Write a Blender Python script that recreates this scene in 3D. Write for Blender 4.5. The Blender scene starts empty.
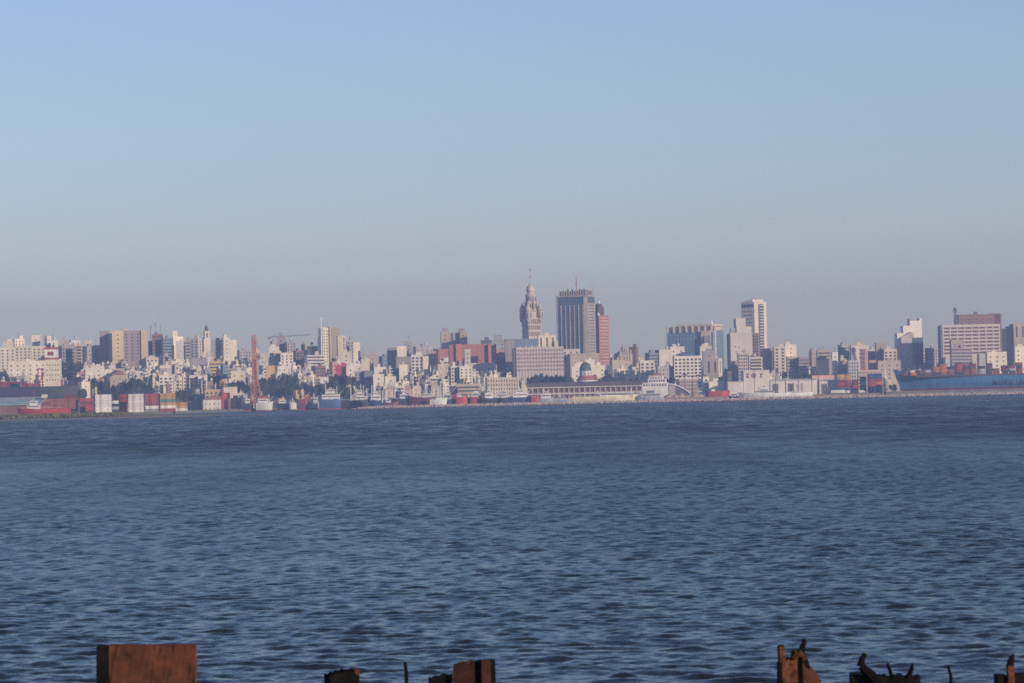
import bpy, bmesh, math, random
import numpy as np
from mathutils import Matrix, Vector
R = random.Random(7)
S = bpy.context.scene
COL = S.collection
F = 3500.0; CX, CY = 512.0, 341.5
CAMH = 6.0
HZ = 399.4
PITCH = math.atan((HZ - CY) / F); ROLL = -math.atan(0.0222)
# ---------------------------------------------------------------- camera
cd = bpy.data.cameras.new('camera'); cam = bpy.data.objects.new('camera', cd); COL.objects.link(cam)
cd.sensor_width = 36; cd.lens = F / 1024 * 36; cd.clip_start = 0.5; cd.clip_end = 60000
cd.dof.use_dof = True; cd.dof.focus_distance = 3300; cd.dof.aperture_fstop = 6.3
RM = Matrix.Rotation(math.pi / 2 + PITCH, 3, 'X') @ Matrix.Rotation(ROLL, 3, 'Z')
cam.matrix_world = Matrix.Translation((0, 0, CAMH)) @ RM.to_4x4()
S.camera = cam; S.cycles.filter_width = 1.6; S.cycles.use_denoising = False
RT = RM.transposed()
def W(px, py, D):
    d = RM @ Vector(((px - CX) / F, -(py - CY) / F, -1)); k = D / d.y
    return Vector((d.x * k, D, CAMH + d.z * k))
def proj(v):
    c = RT @ (Vector(v) - Vector((0, 0, CAMH)))
    return CX - F * c.x / c.z, CY + F * c.y / c.z
def M1(D): return D / F            # metres per pixel
# ---------------------------------------------------------------- materials
MATS = {}
def mat(name, col, rough=0.8, var=0.12, scale=0.15, metal=0.0, streak=False, spec=0.3, col2=None):
    if name in MATS: return MATS[name]
    m = bpy.data.materials.new(name); m.use_nodes = True; nt = m.node_tree; n = nt.nodes; l = nt.links
    b = n['Principled BSDF']; b.inputs['Roughness'].default_value = rough; b.inputs['Metallic'].default_value = metal
    b.inputs['Specular IOR Level'].default_value = spec
    tc = n.new('ShaderNodeTexCoord'); mp = n.new('ShaderNodeMapping'); l.new(tc.outputs['Object'], mp.inputs[0])
    mp.inputs['Scale'].default_value = (1, 1, 0.25 if streak else 1)
    nz = n.new('ShaderNodeTexNoise'); nz.inputs['Scale'].default_value = scale; nz.inputs['Detail'].default_value = 6; nz.inputs['Roughness'].default_value = 0.65
    l.new(mp.outputs[0], nz.inputs['Vector'])
    rp = n.new('ShaderNodeValToRGB'); l.new(nz.outputs[0], rp.inputs[0])
    c2 = col2 or [c * (1 - 2.2 * var) for c in col]
    rp.color_ramp.elements[0].position = 0.32; rp.color_ramp.elements[0].color = (*c2, 1)
    rp.color_ramp.elements[1].position = 0.62; rp.color_ramp.elements[1].color = (*[min(1, c * (1 + var * .5)) for c in col], 1)
    oi = n.new('ShaderNodeObjectInfo'); mr = n.new('ShaderNodeMapRange'); l.new(oi.outputs['Random'], mr.inputs[0])
    mr.inputs[3].default_value = 1 - var; mr.inputs[4].default_value = 1 + var * .6
    hs = n.new('ShaderNodeHueSaturation'); l.new(mr.outputs[0], hs.inputs['Value']); l.new(rp.outputs[0], hs.inputs['Color'])
    l.new(hs.outputs[0], b.inputs['Base Color'])
    MATS[name] = m; return m
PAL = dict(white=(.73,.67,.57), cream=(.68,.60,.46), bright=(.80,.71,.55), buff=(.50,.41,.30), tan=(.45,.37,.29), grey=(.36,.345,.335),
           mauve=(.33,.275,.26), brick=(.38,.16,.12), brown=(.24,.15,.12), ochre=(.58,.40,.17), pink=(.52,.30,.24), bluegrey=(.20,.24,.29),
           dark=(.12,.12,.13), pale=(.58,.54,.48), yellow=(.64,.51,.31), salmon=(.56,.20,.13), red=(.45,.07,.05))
WORD = dict(white='off-white', cream='cream', bright='bright cream', buff='buff', tan='tan', grey='grey', mauve='mauve grey', brick='brick red',
            brown='brown', ochre='ochre', pink='dusty pink', bluegrey='blue-grey', dark='dark grey', pale='pale grey', yellow='pale yellow', salmon='salmon red', red='red')
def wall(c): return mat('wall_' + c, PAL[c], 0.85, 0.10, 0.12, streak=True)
GLASS = mat('window_glass', (.105,.10,.105), 0.3, 0.3, 2.0, spec=0.4)
def glass(): return GLASS
DARKG = mat('dark_glass', (.19,.29,.36), 0.25, 0.12, .06, spec=0.5)
ROOF = mat('roof_felt', (.17,.155,.15), .9, .2, .3)
METAL = mat('grey_metal', (.32,.33,.34), .5, .15, .5, metal=.3)
DARKM = mat('dark_metal', (.07,.07,.075), .6, .15, .5)
WPAINT = mat('white_paint', (.78,.77,.73), .45, .07, .4)
# ---------------------------------------------------------------- mesh builder
class MB:
    def __init__(s): s.v = []; s.f = []
    def add(s, vs, fs):
        o = len(s.v); s.v += [tuple(v) for v in vs]; s.f += [tuple(i + o for i in f) for f in fs]; return s
    def box(s, x0, x1, y0, y1, z0, z1):
        return s.add([(x0,y0,z0),(x1,y0,z0),(x1,y1,z0),(x0,y1,z0),(x0,y0,z1),(x1,y0,z1),(x1,y1,z1),(x0,y1,z1)],
                     [(0,3,2,1),(4,5,6,7),(0,1,5,4),(1,2,6,5),(2,3,7,6),(3,0,4,7)])
    def prism(s, poly, axis, a, b):
        n = len(poly)
        def mk(p, t):
            return (p[0], t, p[1]) if axis == 'y' else ((t, p[0], p[1]) if axis == 'x' else (p[0], p[1], t))
        return s.add([mk(p, a) for p in poly] + [mk(p, b) for p in poly],
                     [tuple(range(n)), tuple(reversed(range(n, 2 * n)))] + [(i, (i + 1) % n, (i + 1) % n + n, i + n) for i in range(n)])
    def lathe(s, prof, n=10, cx=0, cy=0, ph=0.0, sx=1, sy=1):
        vs = []; fs = []
        for r, z in prof:
            for k in range(n):
                a = ph + 2 * math.pi * k / n; vs.append((cx + r * math.cos(a) * sx, cy + r * math.sin(a) * sy, z))
        m = len(prof)
        for i in range(m - 1):
            for k in range(n):
                k2 = (k + 1) % n; fs.append((i*n+k, i*n+k2, (i+1)*n+k2, (i+1)*n+k))
        fs.append(tuple(reversed(range(n)))); fs.append(tuple(range((m-1)*n, m*n)))
        return s.add(vs, fs)
    def tube(s, a, b, r0, r1=None, n=6):
        r1 = r0 if r1 is None else r1
        a = Vector(a); b = Vector(b); d = (b - a).normalized()
        u = d.cross(Vector((0, 0, 1)));
        if u.length < 1e-3: u = Vector((1, 0, 0))
        u.normalize(); w = d.cross(u); vs = []
        for p, r in ((a, r0), (b, r1)):
            for k in range(n):
                t = 2 * math.pi * k / n; vs.append(p + u * (r * math.cos(t)) + w * (r * math.sin(t)))
        return s.add(vs, [(k, (k+1) % n, (k+1) % n + n, k + n) for k in range(n)] + [tuple(reversed(range(n))), tuple(range(n, 2*n))])
    def mesh(s, name, m, smooth=False):
        me = bpy.data.meshes.new(name); me.from_pydata(s.v, [], s.f); me.update()
        if m: me.materials.append(m)
        if smooth: me.shade_smooth()
        return me
    def build(s, name, m, parent=None, loc=(0,0,0), smooth=False):
        return link(name, s.mesh(name, m, smooth), parent, loc)
def link(name, me, parent=None, loc=(0,0,0), rz=0.0):
    o = bpy.data.objects.new(name, me); COL.objects.link(o); o.location = loc
    if rz: o.rotation_euler = (0, 0, rz)
    if parent: o.parent = parent
    return o
def empty(name, loc, rz=0.0): return link(name, None, None, loc, rz)
USED = set()
def tag(o, label=None, cat=None, group=None, kind=None):
    if label:
        if label in USED: print('DUPLABEL', label)
        USED.add(label); nw = len(label.split())
        if nw < 4 or nw > 16: print('LABELLEN', nw, label)
        o['label'] = label
    if cat: o['category'] = cat
    if group: o['group'] = group
    if kind: o['kind'] = kind
    return o
CACHE = {}
def cbox(w, d, h, m, x=0.0):            # cached box mesh centred on x,y, base z=0
    k = (round(w, 1), round(d, 2), round(h, 1), m.name)
    if k not in CACHE: CACHE[k] = MB().box(-k[0]/2, k[0]/2, -k[1]/2, k[1]/2, 0, k[2]).mesh('panel', m)
    return CACHE[k]
SKY = [1e9] * 1300                        # nearest-first silhouette: lowest picture row still open in each column
def sky_at(px):
    i = int(px) + 60
    return SKY[i] if 0 <= i < 1300 else 0
def sky_put(x0, x1, y):
    for i in range(max(0, int(round(x0)) + 60), min(1299, int(round(x1)) + 60)): SKY[i] = min(SKY[i], y)
# ---------------------------------------------------------------- terrain
def smooth(t): t = max(0, min(1, t)); return t * t * (3 - 2 * t)
def shore(X): return 2965 + 635 * smooth((X + 300) / 26) - 262 * smooth((X + 172) / 30)
def ground(X, Y):
    return 2.3 + 30 * smooth((Y - 3640) / 760) + 1.2 * math.sin(X / 90) * smooth((Y - 3640) / 300)
# ---------------------------------------------------------------- world, sun
SUN_AZ = math.radians(43); SUN_EL = math.radians(15)
sd = Vector((math.sin(SUN_AZ) * math.cos(SUN_EL), -math.cos(SUN_AZ) * math.cos(SUN_EL), math.sin(SUN_EL)))
w = bpy.data.worlds.new('World'); S.world = w; w.use_nodes = True
bg = w.node_tree.nodes['Background']; st = w.node_tree.nodes.new('ShaderNodeTexSky')
st.sky_type = 'NISHITA'; st.sun_disc = False; st.sun_elevation = SUN_EL; st.sun_rotation = math.pi - SUN_AZ
st.altitude = 0; st.air_density = 1.0; st.dust_density = 0.4; st.ozone_density = 4.2
wb = w.node_tree.nodes.new('ShaderNodeVectorMath'); wb.operation = 'MULTIPLY'; wb.inputs[1].default_value = (1.07, .888, .93)
w.node_tree.links.new(st.outputs[0], wb.inputs[0]); w.node_tree.links.new(wb.outputs[0], bg.inputs[0]); bg.inputs[1].default_value = 0.14
sl = bpy.data.lights.new('sun', 'SUN'); sl.energy = 5.0; sl.angle = math.radians(0.5); sl.color = (1.0, 0.805, 0.60)
so = bpy.data.objects.new('sun', sl); COL.objects.link(so); so.rotation_euler = sd.to_track_quat('Z', 'Y').to_euler()
so.location = (0, 0, 300)
S.view_settings.view_transform = 'Standard'; S.view_settings.look = 'None'; S.view_settings.exposure = 0.0; S.view_settings.gamma = 1
S.view_settings.use_curve_mapping = False
# haze
hz = MB().box(-3500, 3500, -150, 6500, -9, 190).build('haze', None); hz['kind'] = 'stuff'
hz['label'] = 'thin pale haze lying over the bay and the city'; hz['category'] = 'haze'
hm = bpy.data.materials.new('haze_air'); hm.use_nodes = True; nt = hm.node_tree; nt.nodes.clear()
ou = nt.nodes.new('ShaderNodeOutputMaterial'); pv = nt.nodes.new('ShaderNodeVolumePrincipled')
pv.inputs['Color'].default_value = (.43, .60, 1.0, 1); pv.inputs['Density'].default_value = HAZE = 0.00014; pv.inputs['Anisotropy'].default_value = 0.1
nt.links.new(pv.outputs[0], ou.inputs['Volume']); hz.data.materials.append(hm)
# ---------------------------------------------------------------- water
RFAR = .40
def water():
    rows = [-120, -60, 0, 30]; D = 50.0
    while D < 470: rows.append(D); D += 0.10 + max(0, D - 60) * 0.00125
    while D < 1150: rows.append(D); D += .65 + (D - 470) * .0018
    while D < 6400: rows.append(D); D *= 1.03
    rows.append(6400)
    cols = np.concatenate([[-1.2, -.7, -.4, -.25], np.linspace(-.165, .165, 840), [.25, .4, .7, 1.2]])
    Yr = np.array(rows); Y, C = np.meshgrid(Yr, cols, indexing='ij'); X = C * (np.maximum(Y, -100) + 125) * (1 + .6 * np.exp(-np.maximum(Y,0) / 60)) * 1.0
    X = X.astype(np.float32); Y = Y.astype(np.float32); C = C.astype(np.float32)
    rs = np.random.RandomState(3); Z = np.zeros_like(X); GX = 0; 
    fx = np.clip(1 - (np.abs(C) - .15) / .014, 0, 1) * np.clip((Y - 48) / 8, 0, 1)
    for i in range(96):
        lam = 0.2 * (1.8 / .2) ** (rs.rand() ** 1.05); th = rs.normal(0.3, 0.6); k = 2 * math.pi / lam
        ph = rs.rand() * 6.28; st_ = 0.036 * (1 if lam > .8 else .8); a = st_ / k
        far = lam * 330
        m = np.clip(1.5 - Y / far, 0, 1) * fx
        # gentle grouping so crests come in packets
        g = 0.75 + 0.45 * np.sin(X * 0.11 * math.cos(ph) + Y * 0.07 * math.sin(ph * 3) + ph * 5)
        p = k * (X * math.sin(th) + Y * math.cos(th)) + ph
        Z += a * m * g * (np.sin(p) + 0.22 * np.cos(2 * p))
    nr, nc = X.shape
    co = np.stack([X, Y, Z], -1).reshape(-1, 3).astype(np.float32)
    idx = np.arange(nr * nc).reshape(nr, nc)
    q = np.stack([idx[:-1, :-1], idx[:-1, 1:], idx[1:, 1:], idx[1:, :-1]], -1).reshape(-1, 4)
    me = bpy.data.meshes.new('water'); me.vertices.add(len(co)); me.vertices.foreach_set('co', co.ravel())
    me.loops.add(q.size); me.loops.foreach_set('vertex_index', q.ravel().astype(np.int32))
    me.polygons.add(len(q)); me.polygons.foreach_set('loop_start', np.arange(0, q.size, 4, dtype=np.int32))
    me.update(calc_edges=True); me.shade_smooth()
    o = link('water', me); tag(o, kind='structure')
    m = bpy.data.materials.new('bay_water'); m.use_nodes = True; nt = m.node_tree; n = nt.nodes; l = nt.links; b = n['Principled BSDF']
    b.inputs['Base Color'].default_value = (.010, .013, .013, 1); b.inputs['Roughness'].default_value = .10; b.inputs['IOR'].default_value = 1.31
    tc = n.new('ShaderNodeTexCoord'); sx = n.new('ShaderNodeSeparateXYZ'); l.new(tc.outputs['Object'], sx.inputs[0])
    def mrange(inp, a, b_, c, d):
        r = n.new('ShaderNodeMapRange'); l.new(inp, r.inputs[0]); r.inputs[1].default_value = a; r.inputs[2].default_value = b_; r.inputs[3].default_value = c; r.inputs[4].default_value = d; return r.outputs[0]
    def noise(scale, det, xs=1.0, ys=1.0, rot=.3):
        mp = n.new('ShaderNodeMapping'); mp.inputs['Scale'].default_value = (xs, ys, 1); mp.inputs['Rotation'].default_value = (0, 0, rot)
        z = n.new('ShaderNodeTexNoise'); z.inputs['Scale'].default_value = scale; z.inputs['Detail'].default_value = det; z.inputs['Roughness'].default_value = .55
        l.new(tc.outputs['Object'], mp.inputs[0]); l.new(mp.outputs[0], z.inputs['Vector']); return z
    def math_(op, a, c):
        q_ = n.new('ShaderNodeMath'); q_.operation = op
        for t, i_ in ((a, 0), (c, 1)):
            if isinstance(t, (int, float)): q_.inputs[i_].default_value = t
            else: l.new(t, q_.inputs[i_])
        return q_.outputs[0]
    gust = noise(.02, 4, 1.0, .22, .1); streak = noise(.10, 3, 1.0, .42, 0); streak2 = noise(.34, 2, 1.0, .22, 0)
    farm = mrange(sx.outputs['Y'], 250, 900, .0, 1.0)
    tex = math_('MULTIPLY', math_('ADD', mrange(streak.outputs[0], .35, .65, -.10, .10), mrange(streak2.outputs[0], .35, .65, -.11, .11)), farm)
    l.new(math_('ADD', math_('ADD', mrange(sx.outputs['Y'], 70, 520, .19, RFAR), mrange(gust.outputs[0], .35, .65, -.05, .05)), tex), b.inputs['Roughness'])
    geo = n.new('ShaderNodeNewGeometry'); acc = geo.outputs['Normal']
    rip = noise(2.4, 3, .8, 1.0); mid = noise(.45, 3, .7, 1.0)
    fine = noise(8.0, 3, .7, 1.0)
    for z, stg in ((fine, .34), (rip, .42), (mid, mrange(sx.outputs['Y'], 150, 600, .10, .55)), (streak, mrange(sx.outputs['Y'], 150, 800, .05, .6)), (streak2, mrange(sx.outputs['Y'], 200, 800, .0, .95))):
        v = n.new('ShaderNodeVectorMath'); v.operation = 'SUBTRACT'; l.new(z.outputs['Color'], v.inputs[0]); v.inputs[1].default_value = (.5, .5, .5)
        v3 = n.new('ShaderNodeVectorMath'); v3.operation = 'MULTIPLY'; l.new(v.outputs[0], v3.inputs[0]); v3.inputs[1].default_value = (1, 1, 0)
        v2 = n.new('ShaderNodeVectorMath'); v2.operation = 'SCALE'; l.new(v3.outputs[0], v2.inputs[0])
        if isinstance(stg, float): v2.inputs['Scale'].default_value = stg
        else: l.new(stg, v2.inputs['Scale'])
        va = n.new('ShaderNodeVectorMath'); va.operation = 'ADD'; l.new(acc, va.inputs[0]); l.new(v2.outputs[0], va.inputs[1]); acc = va.outputs[0]
    vn = n.new('ShaderNodeVectorMath'); vn.operation = 'NORMALIZE'; l.new(acc, vn.inputs[0]); l.new(vn.outputs[0], b.inputs['Normal'])
    me.materials.append(m)
water()
# ---------------------------------------------------------------- ground
def make_ground():
    xs = [-2200, -1400, -1000, -800] + list(range(-700, -320, 20)) + list(range(-320, -130, 4)) + list(range(-130, 760, 20)) + [900, 1300, 2200]
    ts = [0, 0.01, 3, 20, 60, 120, 200, 300] + list(range(340, 1500, 40)) + [2000, 3300]
    v = []; f = []
    for t in ts:
        for x in xs:
            y = shore(x) + t; v.append((x, y, -5 if t == 0 else ground(x, y) + (R.uniform(-.3, .3) if t > 90 else 0)))
    n = len(xs)
    for i in range(len(ts) - 1):
        for k in range(n - 1): f.append((i*n+k, i*n+k+1, (i+1)*n+k+1, (i+1)*n+k))
    mb = MB(); mb.v = v; mb.f = f
    g = mb.build('ground', mat('harbour_ground', (.20, .18, .15), .95, .15, .02, col2=(.09, .10, .06))); g['kind'] = 'structure'
make_ground()
Q = []                                       # (distance, builder), run nearest first
THINGS = []                                  # (centre x, top y, thing) for neighbour wording
# ---------------------------------------------------------------- buildings
ORD = 'first second third fourth fifth sixth seventh eighth ninth tenth eleventh twelfth thirteenth fourteenth fifteenth sixteenth seventeenth eighteenth nineteenth twentieth'.split()
ORD += ['twenty-' + o for o in ORD[:9]] + ['thirtieth'] + ['thirty-' + o for o in ORD[:9]]
def geom(x0, x1, D, s, a=0.45):
    m = M1(D); Wd = (x1 - x0) * m
    if abs(s) < .04: return 0.05, Wd, max(9.0, min(.6 * Wd, 30)), x0, 1
    d = abs(s) * Wd / math.sin(a); w = (1 - abs(s)) * Wd / math.cos(a)
    if s > 0:
        a = .9; d = s * Wd / math.sin(a); w = (1 - s) * Wd / math.cos(a)
        return a, w, d, x0 + s * (x1 - x0), 1
    return -a, w, d, x1 + s * (x1 - x0), -1
STY = {  # storey height, pitch, window width, window height, kind
    'g': (3.3, 3.9, 1.7, 1.6, 'w'), 'G': (3.5, 3.9, 2.7, 2.0, 'w'), 't': (4.6, 6.2, 1.4, 1.5, 'w'), 'h': (3.6, 3.1, 1.4, 2.2, 'w'),
    'b': (3.5, 0, 0, 1.5, 'b'), 'k': (3.3, 0, 0, 1.9, 'k'), 'c': (7.0, 5.0, .35, 0, 'c'), 'v': (0, 5.2, 1.6, 0, 'v')}
def panels(par, O, rz, w, hz0, hz1, sty, side, wm, wallc, dep=0.0):
    """windows or bands on the plane y=dep of a frame whose x runs 0..w; O, rz carry that frame; side turns it"""
    if sty == 'n': return
    sh, pitch, ww, wh, kind = STY[sty]; n = 0
    Rz = Matrix.Rotation(rz + side[1], 4, 'Z'); T = Matrix.Translation(O) @ Matrix.Rotation(rz, 4, 'Z') @ Matrix.Translation(side[0]) @ Matrix.Rotation(side[1], 4, 'Z')
    def vis(x, z):
        p = T @ Vector((x, 0, z)); px, py = proj(p)
        return -6 < px < 1030 and py < sky_at(px) + .6 and z > hz0 + 1
    def put(name, me, x, z, y=0.06):
        p = Matrix.Translation(side[0]) @ Matrix.Rotation(side[1], 4, 'Z') @ Vector((x, y, z)); return link(name, me, par, p, side[1])
    if kind == 'w':
        nx = max(1, int((w - 1.2) / pitch)); px_ = w / nx; ny = int((hz1 - 1.2 - hz0) / sh)
        while nx * min(ny, 30) > 95: nx = int(nx * .9); sh *= 1.08; ny = int((hz1 - 1.2 - hz0) / sh); px_ = w / nx; ww *= 1.08
        me = cbox(min(ww, px_ * .8), .36, min(wh, sh * .7), wm)
        for j in range(ny):
            z = hz1 - 1.4 - (j + 1) * sh + .9
            for i in range(nx):
                x = (i + .5) * px_
                if vis(x, z + .8) and n < 96: put('window', me, x, z); n += 1
    elif kind in 'bk':
        ny = int((hz1 - .8 - hz0) / sh)
        for j in range(ny):
            z = hz1 - .8 - (j + 1) * sh + 1.1
            if not (vis(w * .5, z) or vis(w * .15, z) or vis(w * .85, z)): continue
            put('window_band', cbox(w - (1.0 if kind == 'b' else w * .18), .3, wh, wm), w / 2, z)
            if kind == 'k': put('balcony', cbox(w * .78, 1.5, 1.05, wallc), w / 2, z - 1.1, -.75)
    elif kind == 'v':
        nx = max(1, int(w / pitch)); px_ = w / nx; hh = min(hz1 - hz0 - 3, 12)
        for i in range(nx):
            if vis((i + .5) * px_, hz1 - 3): put('window', cbox(ww, .36, hh, wm), (i + .5) * px_, hz1 - 2 - hh)
    elif kind == 'c':
        nx = max(2, int(w / pitch)); px_ = w / nx
        for i in range(nx + 1):
            if vis(min(w, max(0, i * px_)), hz1 - 3): put('mullion', cbox(.7, .5, hz1 - hz0 - .2, mat('pale_metal', (.5,.5,.48), .5)), i * px_, hz0, -.05)
def block(root, x0, x1, yt, D, s, sty, col, zb, name, wing=False, wm=None, a=0.45, m=None, parapet=True, sidesty=None):
    rz, w, d, cx, sg = geom(x0, x1, D, s, a); P = W(cx, yt, D); h = P.z - zb
    wm = wm or GLASS; wc = m or wall(col)
    O = Vector((P.x, P.y, zb))
    if wing:
        loc = root.matrix_basis.inverted() @ O; mb = MB(); mb.box(0 if sg > 0 else -w, w if sg > 0 else 0, 0, d, 0, h)
        o = mb.build(name, wc, root, loc); o.rotation_euler = (0, 0, rz - root.rotation_euler.z); par = o
    else:
        root.location = O; root.rotation_euler = (0, 0, rz); root.matrix_basis = Matrix.Translation(O) @ Matrix.Rotation(rz, 4, 'Z')
        MB().box(0 if sg > 0 else -w, w if sg > 0 else 0, 0, d, 0, h).build(name, wc, root); par = root
    ox = 0 if sg > 0 else -w
    panels(par, O, rz, w, 0, h, sty, (Vector((ox, 0, 0)), 0), wm, wc)
    if abs(s) > .2 and sidesty != 'n':
        if sg > 0: panels(par, O, rz, d, 0, h, sidesty or sty, (Vector((0, d, 0)), -math.pi / 2), wm, wc)
        else: panels(par, O, rz, d, 0, h, sidesty or sty, (Vector((0, 0, 0)), math.pi / 2), wm, wc)
    if parapet and w > 5 and d > 5:
        q = MB(); t = .35; hp = .9; X0 = ox; X1 = ox + w
        q.box(X0, X1, -.12, t, h, h + hp); q.box(X0, X1, d - t, d + .12, h, h + hp); q.box(X0 - .12, X0 + t, t, d - t, h, h + hp); q.box(X1 - t, X1 + .12, t, d - t, h, h + hp)
        q.build('parapet', wc, par)
    sky_put(x0, x1, yt)
    return par, ox, w, d, h
def roofbits(par, ox, w, d, h, col, kinds, rr):
    for k in kinds:
        x = ox + w * rr.uniform(.25, .75); y = d * rr.uniform(.3, .6)
        if k == 's':
            ww = min(w * .45, rr.uniform(3, 6)); dd = min(d * .4, 5); hh = rr.uniform(2.4, 4.2)
            MB().box(x - ww/2, x + ww/2, y - dd/2, y + dd/2, h, h + hh).box(x - ww/2 - .2, x + ww/2 + .2, y - dd/2 - .2, y + dd/2 + .2, h + hh, h + hh + .25).build('stair_head', wall(col), par)
        elif k == 't':
            r = rr.uniform(1.1, 1.8); q = MB(); q.lathe([(r, h + 1.6), (r, h + 4.0), (r * .5, h + 4.5)], 10, x, y)
            q.build('water_tank', mat('tank_paint', (.6,.58,.54), .7), par)
            q = MB()
            for i, k2 in ((-1,-1),(1,-1),(1,1),(-1,1)): q.tube((x+i*r*.6, y+k2*r*.6, h), (x+i*r*.6, y+k2*r*.6, h+1.7), .12)
            q.build('tank_stand', METAL, par)
        elif k == 'a':
            hh = rr.uniform(5, 9); q = MB().tube((x, y, h), (x, y, h + hh), .16, .08); q.box(x - 1.0, x + 1.0, y - .06, y + .06, h + hh * .8, h + hh * .8 + .12); q.box(x - .7, x + .7, y - .06, y + .06, h + hh * .65, h + hh * .65 + .12)
            q.build('antenna', DARKM, par)
        elif k == 'p':   # pitched roof
            MB().prism([(ox - .4, h + .02), (ox + w + .4, h + .02), (ox + w / 2, h + min(5, w * .28))], 'y', -.4, d + .4).build('roof', mat('clay_tile', (.24,.12,.09), .9, .2, .6), par)
def B(x0, x1, yt, D, s, sty, col, label, roof='s', cat='building', name='building', wings=(), **kw):
    def fn():
        root = empty(name, (0, 0, 0)); Xc = W((x0 + x1) / 2, yt, D); zb = ground(Xc.x, D) - 2
        snap = SKY[:]
        r = block(root, x0, x1, yt, D, s, sty, col, zb, 'wall', **kw)
        rr = random.Random(int(x0 * 13 + yt * 7)); roofbits(*r, col, roof, rr)
        for (a0, a1, ay, dD, as_, ast, ac) in wings:
            cur = SKY[:]
            if dD < 0: SKY[:] = snap
            block(root, a0, a1, ay, D + dD, as_, ast, ac, zb, 'wing', wing=True)
            SKY[:] = [min(p, q) for p, q in zip(cur, SKY)]
        tag(root, label, cat); THINGS.append((x0, x1, yt, D, col, root))
    Q.append((D, fn))
# ---------------------------------------------------------------- trees
def leafmat(n, c): return mat(n, c, .9, .3, .5, spec=.1)
LEAF = [leafmat('foliage_dark', (.06, .08, .042)), leafmat('foliage_mid', (.07, .095, .042)), leafmat('foliage_olive', (.085, .095, .05))]
BARK = mat('bark', (.10, .075, .055), .95, .2, 1.0)
def crown_mesh(seed):
    r = random.Random(seed); lobes = [(0, 0, 0, .36)]
    for i in range(9):
        t = r.uniform(0, 6.28); q = r.uniform(.12, .3); lobes.append((q * math.cos(t), q * math.sin(t), r.uniform(-.26, .3), r.uniform(.14, .24)))
    mb = MB()
    for i in range(900):
        cx, cy, cz, rad = r.choice(lobes); v = Vector((r.gauss(0, 1), r.gauss(0, 1), r.gauss(0, 1))).normalized() * rad * r.uniform(.65, 1.08) + Vector((cx, cy, cz))
        sz = r.uniform(.03, .065); q = Matrix.Rotation(r.uniform(0, 6.28), 3, Vector((r.gauss(0,1), r.gauss(0,1), r.gauss(0,1))).normalized())
        pts = [v + q @ Vector(p) * sz for p in ((-1,-.6,0),(1,-.5,.2),(.7,.8,-.1),(-.6,.9,.25),(0,0,.8))]
        mb.add(pts, [(0,1,4),(1,2,4),(2,3,4),(3,0,4),(0,3,2,1)])
    return mb
CROWN = {}
def tree(px, yt, wp, D, label, group, leaf=None, kind='tree'):
    m = M1(D); P = W(px, yt, D); g = ground(P.x, D) - .3; h = P.z - g; w = wp * m; ch = min(h, w * 1.5) * 1.08
    li = R.randrange(3) if leaf is None else leaf; k = (R.randrange(5), li)
    if k not in CROWN: CROWN[k] = crown_mesh(k[0]).mesh('crown', LEAF[li])
    root = empty(kind, (P.x, D, g), R.uniform(0, 6))
    c = link('crown', CROWN[k], root, (0, 0, h - ch / 2)); c.scale = (w, w, ch)
    q = MB(); q.tube((0, 0, 0), (0, 0, h - ch * .5), .035 * w + .12, .02 * w + .06)
    for i in range(3):
        t = i * 2.1; q.tube((0, 0, h - ch * .8), (.22 * w * math.cos(t), .22 * w * math.sin(t), h - ch * .35), .015 * w + .08, .04)
    q.build('trunk', BARK, root); tag(root, label, 'tree', group)
    return root
TR = []
def clump(x0, x1, yts, D, desc, group, sp=7.5, jit=2.0):
    """a row of trees; yts: crown-top heights along the row"""
    n = max(1, int(round((x1 - x0) / sp * 1.5))); TR.append((x0, x1, min(yts), max(yts) + 9, D))
    def fn():
        for i in range(n):
            t = (i + .5) / n; k = t * (len(yts) - 1); a = int(min(k, len(yts) - 2)) if len(yts) > 1 else 0
            y = yts[a] + (yts[min(a + 1, len(yts) - 1)] - yts[a]) * (k - a) if len(yts) > 1 else yts[0]
            px = x0 + t * (x1 - x0); wp = sp * R.uniform(1.0, 1.45)
            tree(px, y + R.uniform(-.3, jit), wp, D + R.uniform(-9, 9), desc + ', ' + (ORD[i] + ' from the left' if n > 1 else 'standing alone'), group)
        sky_put(x0, x1, max(yts) + 2)
    Q.append((D, fn))
def palm(px, yt, D, label):
    def fn():
        P = W(px, yt, D); g = ground(P.x, D) - .3; h = P.z - g; root = empty('palm_tree', (P.x, D, g))
        MB().tube((0,0,0), (.2,0,h-2), .4, .26).build('trunk', BARK, root); q = MB()
        for i in range(16):
            t = i * .393 + R.uniform(-.1,.1); dr = R.uniform(.2, 1.4); c, s_ = math.cos(t), math.sin(t); L = R.uniform(2.6, 3.4); pr = None
            for k in range(5):
                u = k / 4; p = Vector((.2 + c * L * u, s_ * L * u, h - 2 + 1.3 * math.sin(u * 2.2) - dr * 1.5 * u * u)); wd = .55 * math.sin(.35 + 2.5 * u)
                e = Vector((-s_ * wd, c * wd, -.25)); cur = (p + e, p, p + Vector((s_ * wd, -c * wd, -.25)))
                if pr: q.add([pr[0], pr[1], pr[2], cur[0], cur[1], cur[2]], [(0,1,4,3),(1,2,5,4)])
                pr = cur
        q.build('crown', LEAF[0], root); tag(root, label, 'palm tree', 'palms on the waterfront')
    Q.append((D, fn))
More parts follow.
